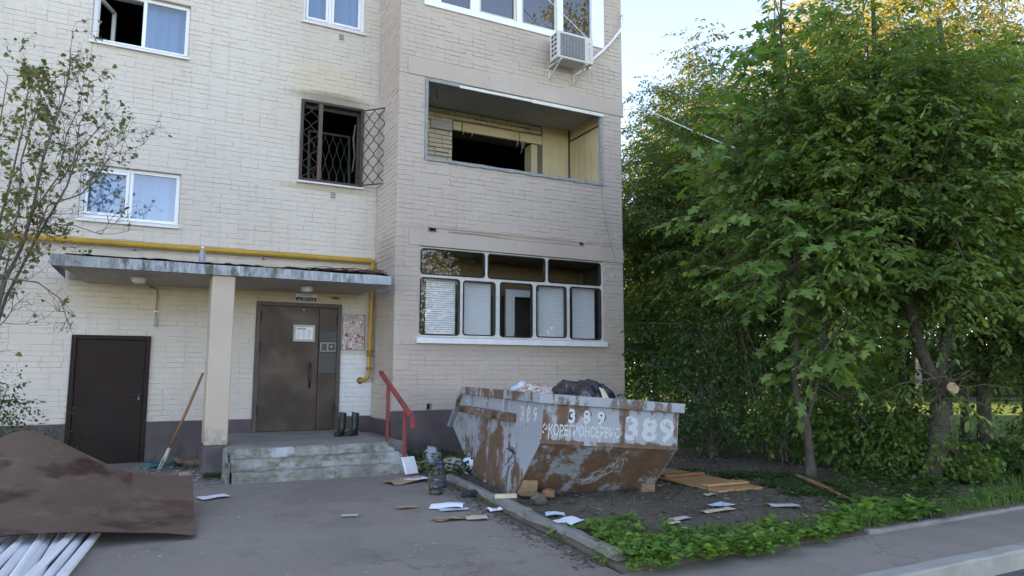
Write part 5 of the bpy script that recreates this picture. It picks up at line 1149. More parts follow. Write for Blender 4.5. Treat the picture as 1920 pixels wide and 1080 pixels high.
# --- lanterns
def lantern(loc, m, lab, s=1.0):
    t = thing('hurricane_lantern', lab, 'lantern', loc, (0, 0, random.uniform(0, 1)), 'hurricane lanterns by the kerb'); t.scale = (s, s, s)
    b = MB(); b.lathe([(.075, 0), (.082, .008), (.082, .045), (.06, .062), (.03, .068)], (0, 0, 0), 20); b.build('fuel_tank', m, t, True, local=True)
    b = MB(); b.lathe([(.028, .068), (.05, .075), (.05, .10), (.03, .105)], (0, 0, 0), 16); b.build('burner', MT['steel'], t, True, local=True)
    b = MB(); b.lathe([(.036, .105), (.058, .15), (.060, .17), (.045, .21), (.034, .225)], (0, 0, 0), 18, False); b.build('globe', MT['lampclear'], t, True, local=True)
    b = MB(); b.lathe([(.046, .225), (.05, .235), (.035, .26), (.035, .285), (.045, .29), (.045, .30), (.015, .315)], (0, 0, 0), 18); b.build('chimney_cap', m, t, True, local=True)
    for sx in (-1, 1):
        b = MB(); b.tube([(sx*.07, 0, .03), (sx*.095, 0, .08), (sx*.098, 0, .2), (sx*.085, 0, .26), (sx*.05, 0, .285)], .010, 8); b.build('side_tube', m, t, True, local=True)
    b = MB(); b.tube([(.06*math.cos(a_), .06*math.sin(a_), .15+.02*math.sin(3*a_)) for a_ in np.linspace(0, 6.28, 18)], .003, 5); b.tube([(.05*math.cos(a_), .05*math.sin(a_), .2) for a_ in np.linspace(0, 6.28, 18)], .003, 5); b.build('guard_wire', MT['steel'], t, local=True)
    b = MB(); b.tube([(-.095, 0, .2), (-.11, .03, .28), (-.06, .07, .34), (.06, .07, .34), (.11, .03, .28), (.095, 0, .2)], .003, 5); b.build('carry_handle', MT['steel'], t, local=True)
    return t
p = onZ(817, 927, 0); lantern((p.x, p.y, .004), MT['greenlamp'], 'dark green hurricane lantern standing on the asphalt near the kerb', .95)
p = onZ(828, 917, 0); lantern((p.x+.02, p.y+.10, .004), MT['bluelamp'], 'blue hurricane lantern just behind the green one', .98)
# --- papers and litter on the asphalt
def at(px, py, z=.008): return onZ(px, py, z)
PAP = [('paper_sheet', 'paper', 'white printed paper lying by the right edge of the brown sheet', 'paper', (400, 932), .30, .21, .25, .02),
 ('paper_scrap', 'newsprint', 'small grey paper scrap alone in the middle of the asphalt', 'paper', (655, 967), .16, .10, -.3, .015),
 ('cardboard_scrap', 'card', 'small curled brown card left of the white papers on the asphalt', 'cardboard', (763, 952), .21, .11, .1, .05),
 ('paper_sheet', 'paper', 'large creased white paper in front of the lanterns', 'paper', (838, 951), .34, .24, -.5, .06),
 ('paper_sheet', 'bluepaper', 'white paper overlapping the large creased one in front of the lanterns', 'paper', (852, 956), .30, .12, -.15, .03),
 ('scorched_paper', 'charred', 'scorched folded paper bundle in front of the white papers', 'paper', (850, 972), .40, .16, .05, .09),
 ('newspaper_page', 'cream_paper', 'yellowed newspaper page right of the scorched paper bundle', 'newspaper', (893, 971), .20, .17, -.3, .04),
 ('brown_paper', 'card', 'crumpled brown wrapping paper at the right end of the steps', 'paper', (758, 903), .50, .30, .3, .12),
 ('paper_scrap', 'paper', 'small white paper by the foot of the kerb near the skip', 'paper', (926, 957), .16, .10, .2, .06),
 ('paper_sheet', 'paper', 'white paper lying across the kerb top among weeds', 'paper', (1066, 977), .26, .20, .5, .05),
 ('paper_scrap', 'bluepaper', 'bluish paper scrap just behind the kerb below the skip', 'paper', (1040, 963), .18, .12, -.4, .05),
 ('paper_sheet', 'bluepaper', 'pale blue paper lying on the bare soil', 'paper', (1352, 946), .26, .16, .2, .03),
 ('cardboard_scrap', 'cream_paper', 'pale cardboard under the blue paper on the bare soil', 'cardboard', (1345, 956), .40, .12, .1, .04),
 ('newspaper_page', 'newsprint', 'grey folded newspaper on the bare soil right of the blue paper', 'newspaper', (1468, 949), .30, .16, -.35, .03),
 ('wrapper', 'floral', 'small colourful wrapper in front of the wooden panel', 'wrapper', (1331, 928), .18, .10, .3, .04),
 ('wrapper', 'floral', 'tiny red and white wrapper beside the right timber block', 'wrapper', (1238, 911), .10, .06, .2, .02),
 ('cardboard_scrap', 'card', 'long flat cardboard on the ground below the right trees', 'cardboard', (1648, 936), .42, .14, -.5, .03),
 ('paper_scrap', 'cream_paper', 'small pale scrap on the soil near the weeds', 'paper', (1264, 982), .14, .06, .1, .02),
 ('wood_chip', 'card', 'brown flake of wood on the soil near the weeds', 'wood chip', (1280, 993), .16, .08, .3, .02),
 ('leaf_litter_sheet', 'newsprint', 'flat grey scrap on the soil behind the pale scrap', 'paper', (1275, 974), .22, .10, .1, .02)]
for nm, m, lab, cat, (px, py), w2, h2, rz, curl in PAP:
    p = at(px, py, .008 if px < 1000 else .05)
    z = .006 if p.x < kerbx(p.y) else (.104 if p.x < kerbx(p.y)+.12 else soil_z(p.x, p.y)+.012)
    scrap(nm, MT[m], lab, cat, (p.x, p.y, z), w2, h2, rz, (0, 0), curl)
b = MB(); b.grid(lambda u, v: ((u-.5)*.3+3.0, 8.55, 0), 2, 2)
p = at(884, 929, .02); b = blobmesh((p.x, p.y, .035), (.11, .07, .045), 21, .4, 2, 18, 10); o = b.build('dark_cloth', MT['darkcloth'], loc=p, smooth=True); tag(o, 'crumpled dark purple cloth against the kerb', 'cloth')
p = Vector((3.28, 9.05, 0)); M = Matrix.Translation((3.22, 9.0, .02)) @ Matrix.Rotation(rad(15), 4, 'Z') @ Matrix.Rotation(rad(62), 4, 'X')
b = MB(); b.bbox(-.10, .10, 0, .24, -.012, .012, .006, M); o = b.build('white_board', MT['pvc'], loc=(3.22, 9.0, .02)); tag(o, 'small white plastic panel leaning at the right end of the steps', 'panel')
b = blobmesh((3.62, 9.3, .16), (.12, .12, .16), 33, .4, 1.8, 20, 14); o = b.build('plastic_sack', MT['greyplastic'], loc=(3.62, 9.3, .05), smooth=True); tag(o, 'crumpled grey plastic sack standing near the bay plinth', 'sack')
b = blobmesh((3.78, 8.9, .10), (.16, .12, .10), 36, .45, 1.8, 20, 12); o = b.build('rag', MT['newsprint'], loc=(3.78, 8.9, .05), smooth=True); tag(o, 'grey white rag on the heap beside the back of the skip', 'rag')
g = Gr('spotted_cloth', .85, .2); a = g.mix(g.ramp(g.noise(14, 2), [(.48, 0.), (.52, 1.)]), (.55, .60, .68), (.03, .035, .05)); g.col(a)
b = blobmesh((3.86, 8.55, .14), (.10, .12, .16), 39, .5, 1.8, 18, 12); o = b.build('spotted_rag', g.m, loc=(3.86, 8.55, .05), smooth=True); tag(o, 'white rag with dark spots beside the back end of the skip', 'rag')
b = blobmesh((3.45, 9.35, .07), (.22, .14, .06), 42, .5, 1.8, 20, 12); o = b.build('torn_sack', MT['cream_paper'], loc=(3.45, 9.35, .03), smooth=True); tag(o, 'torn yellowish sack behind the weeds at the handrail', 'sack')
scrap('white_foil', MT['paper'], 'flat white foil lying behind the lanterns', 'foil', (3.12, 8.55, .02), .30, .18, .2, (0, 0), .03)
for k, (px, py, r, lab) in enumerate(((1010, 940, .075, 'dry root lump, left of two beside the kerb under the skip'), (1028, 930, .07, 'dry root lump, right of two beside the kerb under the skip'))):
    p = at(px, py, .06); b = blobmesh((p.x, p.y, .08), (r, r*.9, r*.8), 50+k*7, .5, 2.2, 18, 12); o = b.build('root_lump', MT['handle'] if k else MT['twig'], loc=(p.x, p.y, .05), smooth=True); tag(o, lab, 'root')
# --- wooden panel of planks
pn = thing('wooden_panel', 'brown wooden plank panel with two battens lying behind the skip', 'panel', (6.3, 7.2, .06))
cA, cB, cC, cD = onZ(1228, 893, .07), onZ(1272, 868, .07), onZ(1384, 905, .06), onZ(1346, 922, .06)
pu, pv = (cD-cA), (cB-cA)
ulen = pu.length; ax = pu.normalized(); ay = Vector((-ax.y, ax.x, 0)); wid = abs((cC-cD).dot(ay))
Mp = Matrix(((ax.x, ay.x, 0, cA.x), (ax.y, ay.y, 0, cA.y), (0, 0, 1, .045), (0, 0, 0, 1)))
npk = 5
for k in range(npk):
    b = MB(); w0 = wid/npk; b.bbox(-.5+random.uniform(-.02, .02), ulen+random.uniform(-.02, .02), k*w0+.003, (k+1)*w0-.003, random.uniform(-.003, .003), .028+random.uniform(-.003, .003), .003, Mp); b.build('plank', MT['plank'], pn)
for xx in (.08, ulen-.30):
    b = MB(); b.bbox(xx, xx+.11, .02, wid-.02, .033, .062, .004, Mp); b.build('batten', MT['plankred'] if xx < .2 else MT['plank'], pn)
b = MB(); A_, B_ = onZ(1495, 892, .09), onZ(1592, 936, .06); b.tube([A_, A_.lerp(B_, .4)+Vector((0, 0, .012)), B_], [.022, .026, .018], 7); o = b.build('fallen_branch', MT['handle'], loc=A_); tag(o, 'thin reddish fallen pole lying at the foot of the slim maple', 'branch')
# --- fine litter that nobody could count
def scatter(name, m, n, region, size, z, label=None, kind='stuff', flat=.3):
    b = MB(); k = 0
    while k < n:
        p = region()
        if p is None: continue
        k += 1; r = random.uniform(*size); a0 = random.uniform(0, 6.28); q = random.choice((3, 4, 5)); t = random.uniform(.6, 1.4)
        zz = z(p[0], p[1]); tz = r*flat
        b.add([(p[0]+r*math.cos(a0+6.283*i/q)*t, p[1]+r*math.sin(a0+6.283*i/q)/t, zz+random.uniform(0, tz)) for i in range(q)]+[(p[0], p[1], zz+tz)], [(i, (i+1) % q, q) for i in range(q)])
    o = b.build(name, m); o['kind'] = kind; return o
def reg_asph():
    y = 4.2+random.random()**.8*5; x = random.uniform(-2.5, kerbx(y)-.03); return (x, y)
scatter('paper_chips', MT['newsprint'], 170, reg_asph, (.004, .016), lambda x, y: yard_z(x, y)+.003)
scatter('dirt_crumbs', MT['concrete'], 700, reg_asph, (.002, .008), lambda x, y: yard_z(x, y)+.002, flat=.8)
def reg_edge():
    y = random.uniform(4.3, 9.2); return (kerbx(y)-abs(random.gauss(0, .10))-.01, y)
scatter('gutter_grit', MT['soil'], 1500, reg_edge, (.004, .018), lambda x, y: yard_z(x, y)+.003, flat=.7)
def reg_rub():
    return (random.uniform(.0, 1.0)+random.gauss(0, .15), random.uniform(9.3, 11.3))
scatter('rubble_bits', MT['concrete'], 700, reg_rub, (.006, .03), lambda x, y: .03+.05*max(0, min(1, (y-9.9)/1.2))-.02, flat=.6)
def reg_soil():
    y = random.uniform(4.3, 9.5); x = random.uniform(kerbx(y)+.15, 8.8); return (x, y)
scatter('soil_clods', MT['soil'], 3500, reg_soil, (.006, .03), lambda x, y: soil_z(x, y), flat=.8)
scatter('wood_debris', MT['cream_paper'], 160, reg_soil, (.008, .03), lambda x, y: soil_z(x, y)+.006, flat=.3)

# ================================================================== VEGETATION
def leaf_mesh(name, tv, tf, pos, Y, Z, size, rnd, mat, smooth=False):
    # tv template vertices (k,3), tf faces (triangles); pos N, Y leaf axis, Z leaf normal
    Y = Y/np.linalg.norm(Y, axis=1, keepdims=True); X = np.cross(Y, Z); X /= (np.linalg.norm(X, axis=1, keepdims=True)+1e-9); Z = np.cross(X, Y)
    tv = np.asarray(tv, float); tf = np.asarray(tf, int); N, K = len(pos), len(tv); sz = size[:, None, None]
    V = pos[:, None, :] + sz*(tv[None, :, 0:1]*X[:, None, :]+tv[None, :, 1:2]*Y[:, None, :]+tv[None, :, 2:3]*Z[:, None, :])
    Fc = (np.arange(N)[:, None, None]*K+tf[None]).reshape(-1, 3)
    me = bpy.data.meshes.new(name); nf = len(Fc)
    me.vertices.add(N*K); me.vertices.foreach_set('co', V.reshape(-1).astype(np.float32))
    me.loops.add(nf*3); me.loops.foreach_set('vertex_index', Fc.reshape(-1).astype(np.int32))
    me.polygons.add(nf); me.polygons.foreach_set('loop_start', np.arange(0, nf*3, 3, dtype=np.int32)); me.polygons.foreach_set('loop_total', np.full(nf, 3, np.int32))
    me.update(calc_edges=True)
    at = me.attributes.new('rnd', 'FLOAT', 'FACE'); at.data.foreach_set('value', np.repeat(rnd, len(tf)).astype(np.float32))
    me.materials.append(mat); return me
LEAFLET = (np.array([(0, 0, 0), (.22, .30, .05), (.20, .62, .03), (0, 1, -.10), (-.20, .62, .03), (-.22, .30, .05), (0, .45, -.03)]), [(0, 1, 6), (1, 2, 6), (2, 3, 6), (3, 4, 6), (4, 5, 6), (5, 0, 6)])
SIMPLE4 = (np.array([(0, 0, 0), (.28, .45, .05), (0, 1, -.05), (-.28, .45, .05)]), [(0, 1, 2), (0, 2, 3)])
OVATE = (np.array([(0, 0, 0), (.30, .28, .06), (.28, .6, .05), (0, 1, -.12), (-.28, .6, .05), (-.30, .28, .06), (0, .4, -.03)]), [(0, 1, 6), (1, 2, 6), (2, 3, 6), (3, 4, 6), (4, 5, 6), (5, 0, 6)])
HEART = (np.array([(0, .06, 0), (.20, -.06, .05), (.42, .12, .08), (.36, .5, .06), (0, 1, -.10), (-.36, .5, .06), (-.42, .12, .08), (-.20, -.06, .05), (0, .4, -.03)]), [(i, (i+1) % 8, 8) for i in range(8)])
_mh = [(0, 0), (.20, -.10), (.44, -.02), (.36, .12), (.24, .18), (.44, .36), (.62, .56), (.44, .56), (.22, .56), (.26, .74), (.12, .84), (0, 1.06)]
_mo = _mh+[(-x, y) for x, y in _mh[-2:0:-1]]
MAPLE = (np.array([(x, y, .02-.16*abs(x)-.10*max(0, y-.4)) for x, y in _mo]+[(0, .34, .03)]), [(i, (i+1) % len(_mo), len(_mo)) for i in range(len(_mo))])
def nrm(a): return a/(np.linalg.norm(a, axis=1, keepdims=True)+1e-9)
UP = np.array([[0, 0, 1.]])
def spray_leaves(P, D, L, K, kind, droop=.25, leaf=.09):
    """leaves along twigs starting at P, running D*L, bending down"""
    N = len(P); D = nrm(D); side = nrm(np.cross(D, UP+.01)); t = (np.arange(K)+.6)/K
    pos = P[:, None, :]+D[:, None, :]*(L[:, None]*t[None])[..., None]; pos[..., 2] -= droop*L[:, None]*t[None]**2
    pos = np.repeat(pos.reshape(-1, 3), 2, 0); sg = np.tile([1., -1.], N*K)[:, None]
    Dd = np.repeat(D, K*2, 0); Sd = np.repeat(side, K*2, 0); n = len(pos)
    ld = nrm(Dd*.55+Sd*sg*.85+np.array([[0, 0, -.30]])+rng.normal(0, .28, (n, 3)))
    if kind == 'compound':
        rl = leaf*rng.uniform(1.7, 2.6, n); sd = nrm(np.cross(ld, UP)); nn = nrm(UP+rng.normal(0, .30, (n, 3)))
        out = []
        for s, a, sc in ((.42, .9, .8), (.42, -.9, .8), (.72, .75, .95), (.72, -.75, .95), (1.0, 0, 1.15)):
            p = pos+ld*(rl*s)[:, None]; p[:, 2] -= rl*.22*s*s
            y = nrm(ld*(1.0 if a == 0 else .62)+sd*a+np.array([[0, 0, -.35]])+rng.normal(0, .15, (n, 3)))
            out.append((p, y, nn+rng.normal(0, .22, (n, 3)), leaf*sc*rng.uniform(.8, 1.2, n)))
        r = np.tile(np.clip(rng.normal(.45, .2, n), 0, 1), 5)
        return [np.concatenate([o[i] for o in out]) for i in range(4)]+[r]
    pet = leaf*rng.uniform(.3, .8, n)
    p = pos+ld*pet[:, None]; y = nrm(ld+np.array([[0, 0, -.45]])+rng.normal(0, .2, (n, 3)))
    return [p, y, nrm(UP*1.0+ld*.35+rng.normal(0, .30, (n, 3))), leaf*rng.uniform(.65, 1.25, n), np.clip(rng.normal(.45, .22, n), 0, 1)]
def clump_sprays(clumps, n, shell=.55):
    """twig bases and directions inside ellipsoids ((x, y, z), (rx, ry, rz))"""
    vol = np.array([r[0]*r[1]+r[1]*r[2]+r[0]*r[2] for c, r in clumps]); k = rng.choice(len(clumps), n, p=vol/vol.sum())
    C = np.array([clumps[i][0] for i in k], float); R = np.array([clumps[i][1] for i in k], float)
    d = nrm(rng.normal(0, 1, (n, 3))); rr = shell+(1-shell)*rng.random(n)**.7; rr = np.where(rng.random(n) < .22, rng.random(n)*shell, rr)
    P = C+d*R*rr[:, None]; D = nrm(d*np.array([[1, 1, .45]])+np.array([[0, 0, .12]])+rng.normal(0, .25, (n, 3))); return P, D
TPL = {'ash': (LEAFLET, 'compound'), 'maple': (MAPLE, 'simple'), 'ovate': (OVATE, 'simple'), 'small': (SIMPLE4, 'simple')}
def wob_path(a, c, n, amp):
    a, c = Vector(a), Vector(c); s = random.uniform(0, 99)
    return [a.lerp(c, k/n)+Vector((n3(k*.45, s), n3(s, k*.45), 0))*amp*math.sin(math.pi*k/n) for k in range(n+1)]
def tree(name, label, cat, base, trunks, clumps, nspray, kind, leaf, mat, bark, L=(.5, 1.0), K=6, droop=.3, group=None, limbs=10, shell=.55, own=0, twig=True):
    t = thing(name, label, cat, base, group=group)
    b = MB(); limb_from = []
    for path, r0, r1 in trunks:
        pts = [Vector(p) for p in path]; sm = []
        for i in range(len(pts)-1):
            for k in range(6):
                p0, p1, p2, p3 = pts[max(i-1, 0)], pts[i], pts[i+1], pts[min(i+2, len(pts)-1)]; f = k/6
                sm.append(.5*((2*p1)+(p2-p0)*f+(2*p0-5*p1+4*p2-p3)*f*f+(3*p1-p0-3*p2+p3)*f**3))
        sm.append(pts[-1]); m_ = len(sm)-1; rs = [(r0*(1-k/m_)+r1*k/m_)*(1+.10*n3(k*.9, r0*50))*(1+.55*max(0, 1-k/3) if path is trunks[0][0] else 1) for k in range(m_+1)]
        b.tube(sm, rs, 9); limb_from += sm[len(sm)//3:]
    for k in range(limbs):
        c, r = random.choice(clumps); tgt = Vector(c)+Vector((random.gauss(0, .45)*r[0], random.gauss(0, .45)*r[1], random.uniform(-.3, .6)*r[2]))
        st_ = min(limb_from, key=lambda q: (q-tgt).length+random.uniform(0, 1.2)*2+max(0, q.z-tgt.z)*2); ln = (tgt-st_).length
        b.tube(wob_path(st_, tgt, 6, .12*ln), [max(.007, .032*(1-q/7.5))*min(1.3, ln/2+.3) for q in range(7)], 5)
    b.build('trunk', bark, t, SHARP)
    P, D = clump_sprays(clumps, nspray, shell); Ls = rng.uniform(*L, nspray)
    tpl, kd = TPL[kind]; data = spray_leaves(P, D, Ls, K, kd, droop, leaf)
    pos, Yv, Zv, sz, rn = data
    keep = pos[:, 2] > .08; pos, Yv, Zv, sz, rn = [q[keep] for q in (pos, Yv, Zv, sz, rn)]
    # clumps of lighter and darker foliage
    rn = np.clip(rn+.22*np.sin(pos[:, 0]*2.3+pos[:, 2]*1.9+base[0])*np.cos(pos[:, 1]*1.7+pos[:, 2]*2.4), 0, 1)
    loc = np.array([base])
    if own:
        d = pos-np.array([[0, 0, CAMH]]); f = d @ np.array(CF); u = np.abs(d @ np.array(CR))/f; w_ = np.abs(d @ np.array(CU))/f
        sc = np.where((u < .70) & (w_ < .39), sz/f, 0); own_i = np.argsort(-sc)[:own]; mask = np.ones(len(pos), bool); mask[own_i] = False
        vm = []
        for s in range(6):
            me = leaf_mesh('leaf', *tpl, np.zeros((1, 3)), np.array([[0, 1., 0]]), np.array([[0, 0, 1.]]), np.array([1.]), np.array([.25+.12*s]), mat); vm.append(me)
        for i in own_i:
            o = bpy.data.objects.new('leaf', vm[int(i) % 6]); COL.objects.link(o); o.parent = t
            y = Vector(Yv[i]).normalized(); z = Vector(Zv[i]); x = y.cross(z).normalized(); z = x.cross(y); p = Vector(pos[i])-Vector(base); s = float(sz[i])
            o.matrix_local = Matrix(((x.x*s, y.x*s, z.x*s, p.x), (x.y*s, y.y*s, z.y*s, p.y), (x.z*s, y.z*s, z.z*s, p.z), (0, 0, 0, 1)))
        pos, Yv, Zv, sz, rn = [q[mask] for q in (pos, Yv, Zv, sz, rn)]
    o = raw_obj('crown', leaf_mesh('crown', *tpl, pos-loc, Yv, Zv, sz, rn, mat), t); o['kind'] = 'stuff'
    if twig:
        b = MB(); idx = rng.choice(nspray, min(nspray, 260), replace=False)
        for i in idx:
            p, d = Vector(P[i]), Vector(D[i]); l = float(Ls[i]); b.tube([p-d*.35, p+d*l*.4-Vector((0, 0, droop*l*.16)), p+d*l*.95-Vector((0, 0, droop*l*.9))], [.008, .006, .003], 4, False)
        b.build('twigs', MT['twig'], t)['kind'] = 'stuff'
    return t
def bear(px, d, z=0):          # a place on the ground seen at picture column px, d metres away along the view
    q = ray(px, 692); q = Vector((q.x, q.y, 0)); q = q*(d/ q.dot(Vector((.4625, .8866, 0)))); return Vector((q.x, q.y, z))
# --- the slim maple in front
tb = onZ(1522, 899, .03); B = tb
tree('slim_maple_tree', 'slim young maple with large lobed leaves, nearest the skip and wooden panel', 'tree', tuple(B),
     [([B, B+Vector((-.05, 0, .7)), B+Vector((-.16, .05, 1.15)), B+Vector((-.02, .1, 2.1)), B+Vector((.1, .25, 4.0)), B+Vector((.35, .5, 5.6)), B+Vector((.55, .6, 7.2))], .058, .012),
      ([B+Vector((-.03, 0, .75)), B+Vector((.12, -.05, 1.2)), B+Vector((.30, -.1, 2.0)), B+Vector((.45, 0, 3.2))], .026, .012)],
     [((B.x-.25, B.y-.15, 2.75), (1.05, .9, .75)), ((B.x-.45, B.y+.25, 3.9), (1.0, .9, .9)), ((B.x+.15, B.y+.3, 5.0), (.95, .8, .9)), ((B.x+.05, B.y-.15, 1.55), (.45, .35, .45)), ((B.x+.45, B.y+.55, 6.5), (.40, .4, .8)), ((B.x+.1, B.y-.3, 2.2), (.5, .45, .5)), ((B.x-.1, B.y-.35, 1.75), (.5, .25, .35)), ((B.x+.3, B.y-.3, 2.6), (.7, .5, .5))],
     300, 'maple', .14, MT['mapleleaf'], MT['palebark'], (.35, .7), 4, .25, None, 16, .4, own=220)
# --- pollarded ash-leaved maple
B = onZ(1745, 902, .05)
pol = tree('pollarded_tree', 'thick pollarded tree with a pale sawn stub and knobbly leaning trunk', 'tree', tuple(B),
     [([B, B+Vector((.09, -.05, .4)), B+Vector((.17, -.08, .8)), B+Vector((.26, -.08, 1.25))], .10, .12),
      ([B+Vector((.24, -.06, 1.05)), B+Vector((.05, .05, 1.6)), B+Vector((-.18, .05, 2.4)), B+Vector((-.35, .1, 3.4)), B+Vector((-.3, .2, 5.0)), B+Vector((-.1, .3, 7.0))], .085, .02),
      ([B+Vector((.22, .08, 1.1)), B+Vector((.55, .05, 1.65)), B+Vector((.85, .1, 2.6)), B+Vector((1.0, .3, 4.0)), B+Vector((1.2, .3, 6.2))], .09, .02)],
     [((B.x-.75, B.y+.45, 3.3), (1.15, 1.0, 1.0)), ((B.x+.05, B.y-.1, 4.0), (1.2, .9, 1.1)), ((B.x+.3, B.y+.3, 4.9), (1.6, 1.2, .7)), ((B.x-.6, B.y+.6, 4.5), (1.2, 1.1, .9)), ((B.x-.2, B.y+.4, 5.9), (.6, .5, .5)), ((B.x+.55, B.y-.25, 3.0), (.85, .6, .7)), ((B.x-.1, B.y-.1, 2.55), (.6, .5, .4)), ((B.x+.0, B.y-.15, 1.32), (.34, .25, .12))],
     900, 'ash', .09, MT['ashleaf'], MT['bark'], (.45, .95), 6, .3, None, 22)
b = MB(); c = B+Vector((.10, -.20, 1.10)); b.tube([c+Vector((.10, .16, -.05)), c+Vector((-.02, -.08, .03)), c+Vector((-.03, -.10, .035))], [.10, .078, .075], 12); b.build('sawn_stub', MT['bark'], pol)
b = MB(); d = (Vector((-.03, -.10, .035))-Vector((-.02, -.08, .03))).normalized(); e_ = c+Vector((-.033, -.106, .0365)); b.tube([e_-d*.004, e_+d*.004], .072, 14); b.build('cut_face', MT['cutwood'], pol)
b = MB()
for k in range(14):
    zz = .15+k*.075; p = B+Vector((.04+.17*zz, -.02-.06*zz, zz)); b.tube([p+Vector((math.cos(a_)*.118, math.sin(a_)*.118, .02*math.sin(a_*2+k))) for a_ in np.linspace(0, 6.28, 14)], random.uniform(.008, .022), 5, False)
b.build('bark_ridge', MT['bark'], pol)
b = MB(); p = B+Vector((.20, -.20, .95)); b.tube([p, p+Vector((-.01, -.03, -.35)), p+Vector((.05, 0, -.6)), p+Vector((-.08, .02, -.8))], .008, 5); b.build('hanging_root', MT['palebark'], pol)
# water shoots round the stub
shoots = MB()
for k in range(40):
    a_ = random.uniform(0, 6.28); p = B+Vector((.22+.11*math.cos(a_), -.06+.11*math.sin(a_)-.05, 1.05+random.uniform(-.1, .15))); q = p+Vector((random.uniform(-.5, .45), random.uniform(-.45, .2), random.uniform(-.15, .4))); shoots.tube([p, p.lerp(q, .5)+Vector((0, 0, .06)), q], .005, 4, False)
shoots.build('water_shoot', MT['twig'], pol)['kind'] = 'stuff'
# --- the trunk on its right
B = onZ(1848, 884, .05)
tree('ridged_tree', 'straight ridged trunk tree standing right of the pollarded tree', 'tree', tuple(B),
     [([B, B+Vector((.05, 0, .6)), B+Vector((.12, .02, 1.3)), B+Vector((.15, .05, 2.4)), B+Vector((.1, .1, 4.2)), B+Vector((.0, .2, 6.5))], .105, .035)],
     [((B.x+.5, B.y-.3, 3.1), (1.3, .9, .9)), ((B.x+.6, B.y-.5, 2.0), (.8, .5, .55)), ((B.x+.3, B.y-.1, 4.6), (1.5, 1.2, 1.0)), ((B.x+.6, B.y+.2, 5.3), (1.0, .9, .5)), ((B.x+1.2, B.y-.9, 1.6), (.8, .5, .6)), ((B.x+.5, B.y-.5, 1.6), (.55, .35, .35)), ((B.x+1.3, B.y-.6, 3.6), (.9, .8, 1.1))],
     800, 'ash', .09, MT['ashleaf'], MT['bark'], (.45, .95), 6, .3, None, 18)
# --- the row of ash-leaved maples behind
rowt = [(1222, 17.0, 7.2, 1.35, 'leafy maple closest to the right edge of the building'), (1295, 15.6, 7.7, 1.65, 'leafy maple second from the building edge, behind the skip'), (1385, 14.2, 7.6, 1.7, 'leafy maple behind the wooden panel, third from the building edge'), (1470, 13.2, 6.8, 1.6, 'leafy maple just behind the slim maple'), (1575, 13.4, 6.3, 1.7, 'tall leafy maple behind and right of the slim maple'), (1685, 12.8, 6.0, 1.7, 'tall leafy maple behind and left of the pollarded tree'), (1800, 13.5, 6.3, 1.8, 'tall leafy maple directly behind the pollarded tree'), (1915, 12.5, 6.0, 1.8, 'tall leafy maple at the far right behind the ridged trunk')]
for i, (px, d, h, r, lab) in enumerate(rowt):
    B = bear(px, d, .06); lo = 1.5 if px < 1560 else 3.0
    cl = [((B.x+random.uniform(-.4, .4), B.y+random.uniform(-.4, .4), z), (r*random.uniform(.75, 1.05)*k, r*random.uniform(.75, 1.0)*k, (h-lo)/5)) for z, k in zip(np.linspace(lo+.5, h-.7, 5), (.85, 1, 1, .9, .62))]
    cl += [((B.x+random.uniform(-1, 1)*r, B.y-r*.6, random.uniform(lo, h*.8)), (.6*r, .5*r, .6)) for _ in range(3)]
    tree('leafy_maple_tree', lab, 'tree', tuple(B), [([B, B+Vector((.1, 0, 1.5)), B+Vector((-.1, .1, 3)), B+Vector((.1, 0, h*.65)), B+Vector((.15, .1, h-.4))], .075, .015)], cl, int(400+r*130), 'ash', .085, MT['ashleaf'], MT['bark'], (.5, 1.0), 6, .32, 'leafy maples in the row behind the skip', 12)
# --- understorey
bushes = [(1222, 15.5, 1.0, 2.5, 'bush', .07, 'dark bush growing against the far corner of the building'), (1288, 13.6, 1.1, 2.6, 'bush', .07, 'dark bush behind the right end of the skip'), (1350, 12.6, 1.2, 2.7, 'bush', .07, 'dark bush behind the wooden panel'), (1430, 11.6, 1.0, 2.4, 'bush', .07, 'dark bush left of the slim maple trunk'), (1330, 11.2, .7, 1.3, 'bush', .06, 'low dark bush close behind the wooden panel'), (1475, 10.6, .6, 1.2, 'lime', .065, 'low leafy bush just left of the slim maple trunk'), (1590, 10.2, .62, 1.15, 'lime', .075, 'light green bush right of the slim maple trunk'), (1665, 9.6, .48, .85, 'lime', .06, 'fine leaved light bush left of the pollarded tree'), (1615, 9.5, .62, 1.35, 'lime', .07, 'broad light green bush in front of the gap right of the slim maple'), (1688, 9.2, .48, .95, 'lime', .06, 'small light green bush touching the left of the pollarded trunk'), (1925, 9.8, .40, .6, 'bush', .065, 'dark green bush at the far right edge by the pavement'), (1790, 9.0, .36, .50, 'lime', .07, 'yellowing bush at the foot of the pollarded tree'), (1835, 9.5, .35, .5, 'bush', .065, 'dark green bush at the foot of the ridged trunk'), (1550, 12.8, 1.1, 2.2, 'bush', .07, 'dark bush in the shade behind the slim maple')]
for px, d, r, h, kd, lf, lab in bushes:
    B = bear(px, d, .05); st_ = [([B+Vector((random.gauss(0, .08), random.gauss(0, .08), 0)), B+Vector((random.gauss(0, .2)*r, random.gauss(0, .2)*r, h*.45)), B+Vector((random.gauss(0, .45)*r, random.gauss(0, .4)*r, h*.85))], .018, .006) for _ in range(6)]
    cl = [((B.x+random.gauss(0, .3)*r, B.y+random.gauss(0, .3)*r, h*z), (r*k, r*k, h*.24)) for z, k in ((.25, .75), (.45, .9), (.62, .85), (.8, .6))]
    tree('leafy_bush', lab, 'bush', tuple(B), st_, cl, int(150+r*h*75), 'ovate', lf, MT['bushleaf' if kd == 'bush' else 'limeleaf'], MT['twig'], (.05+.18*r, .12+.4*r), 5, .2, 'bushes under the trees', 4, .5, twig=False)
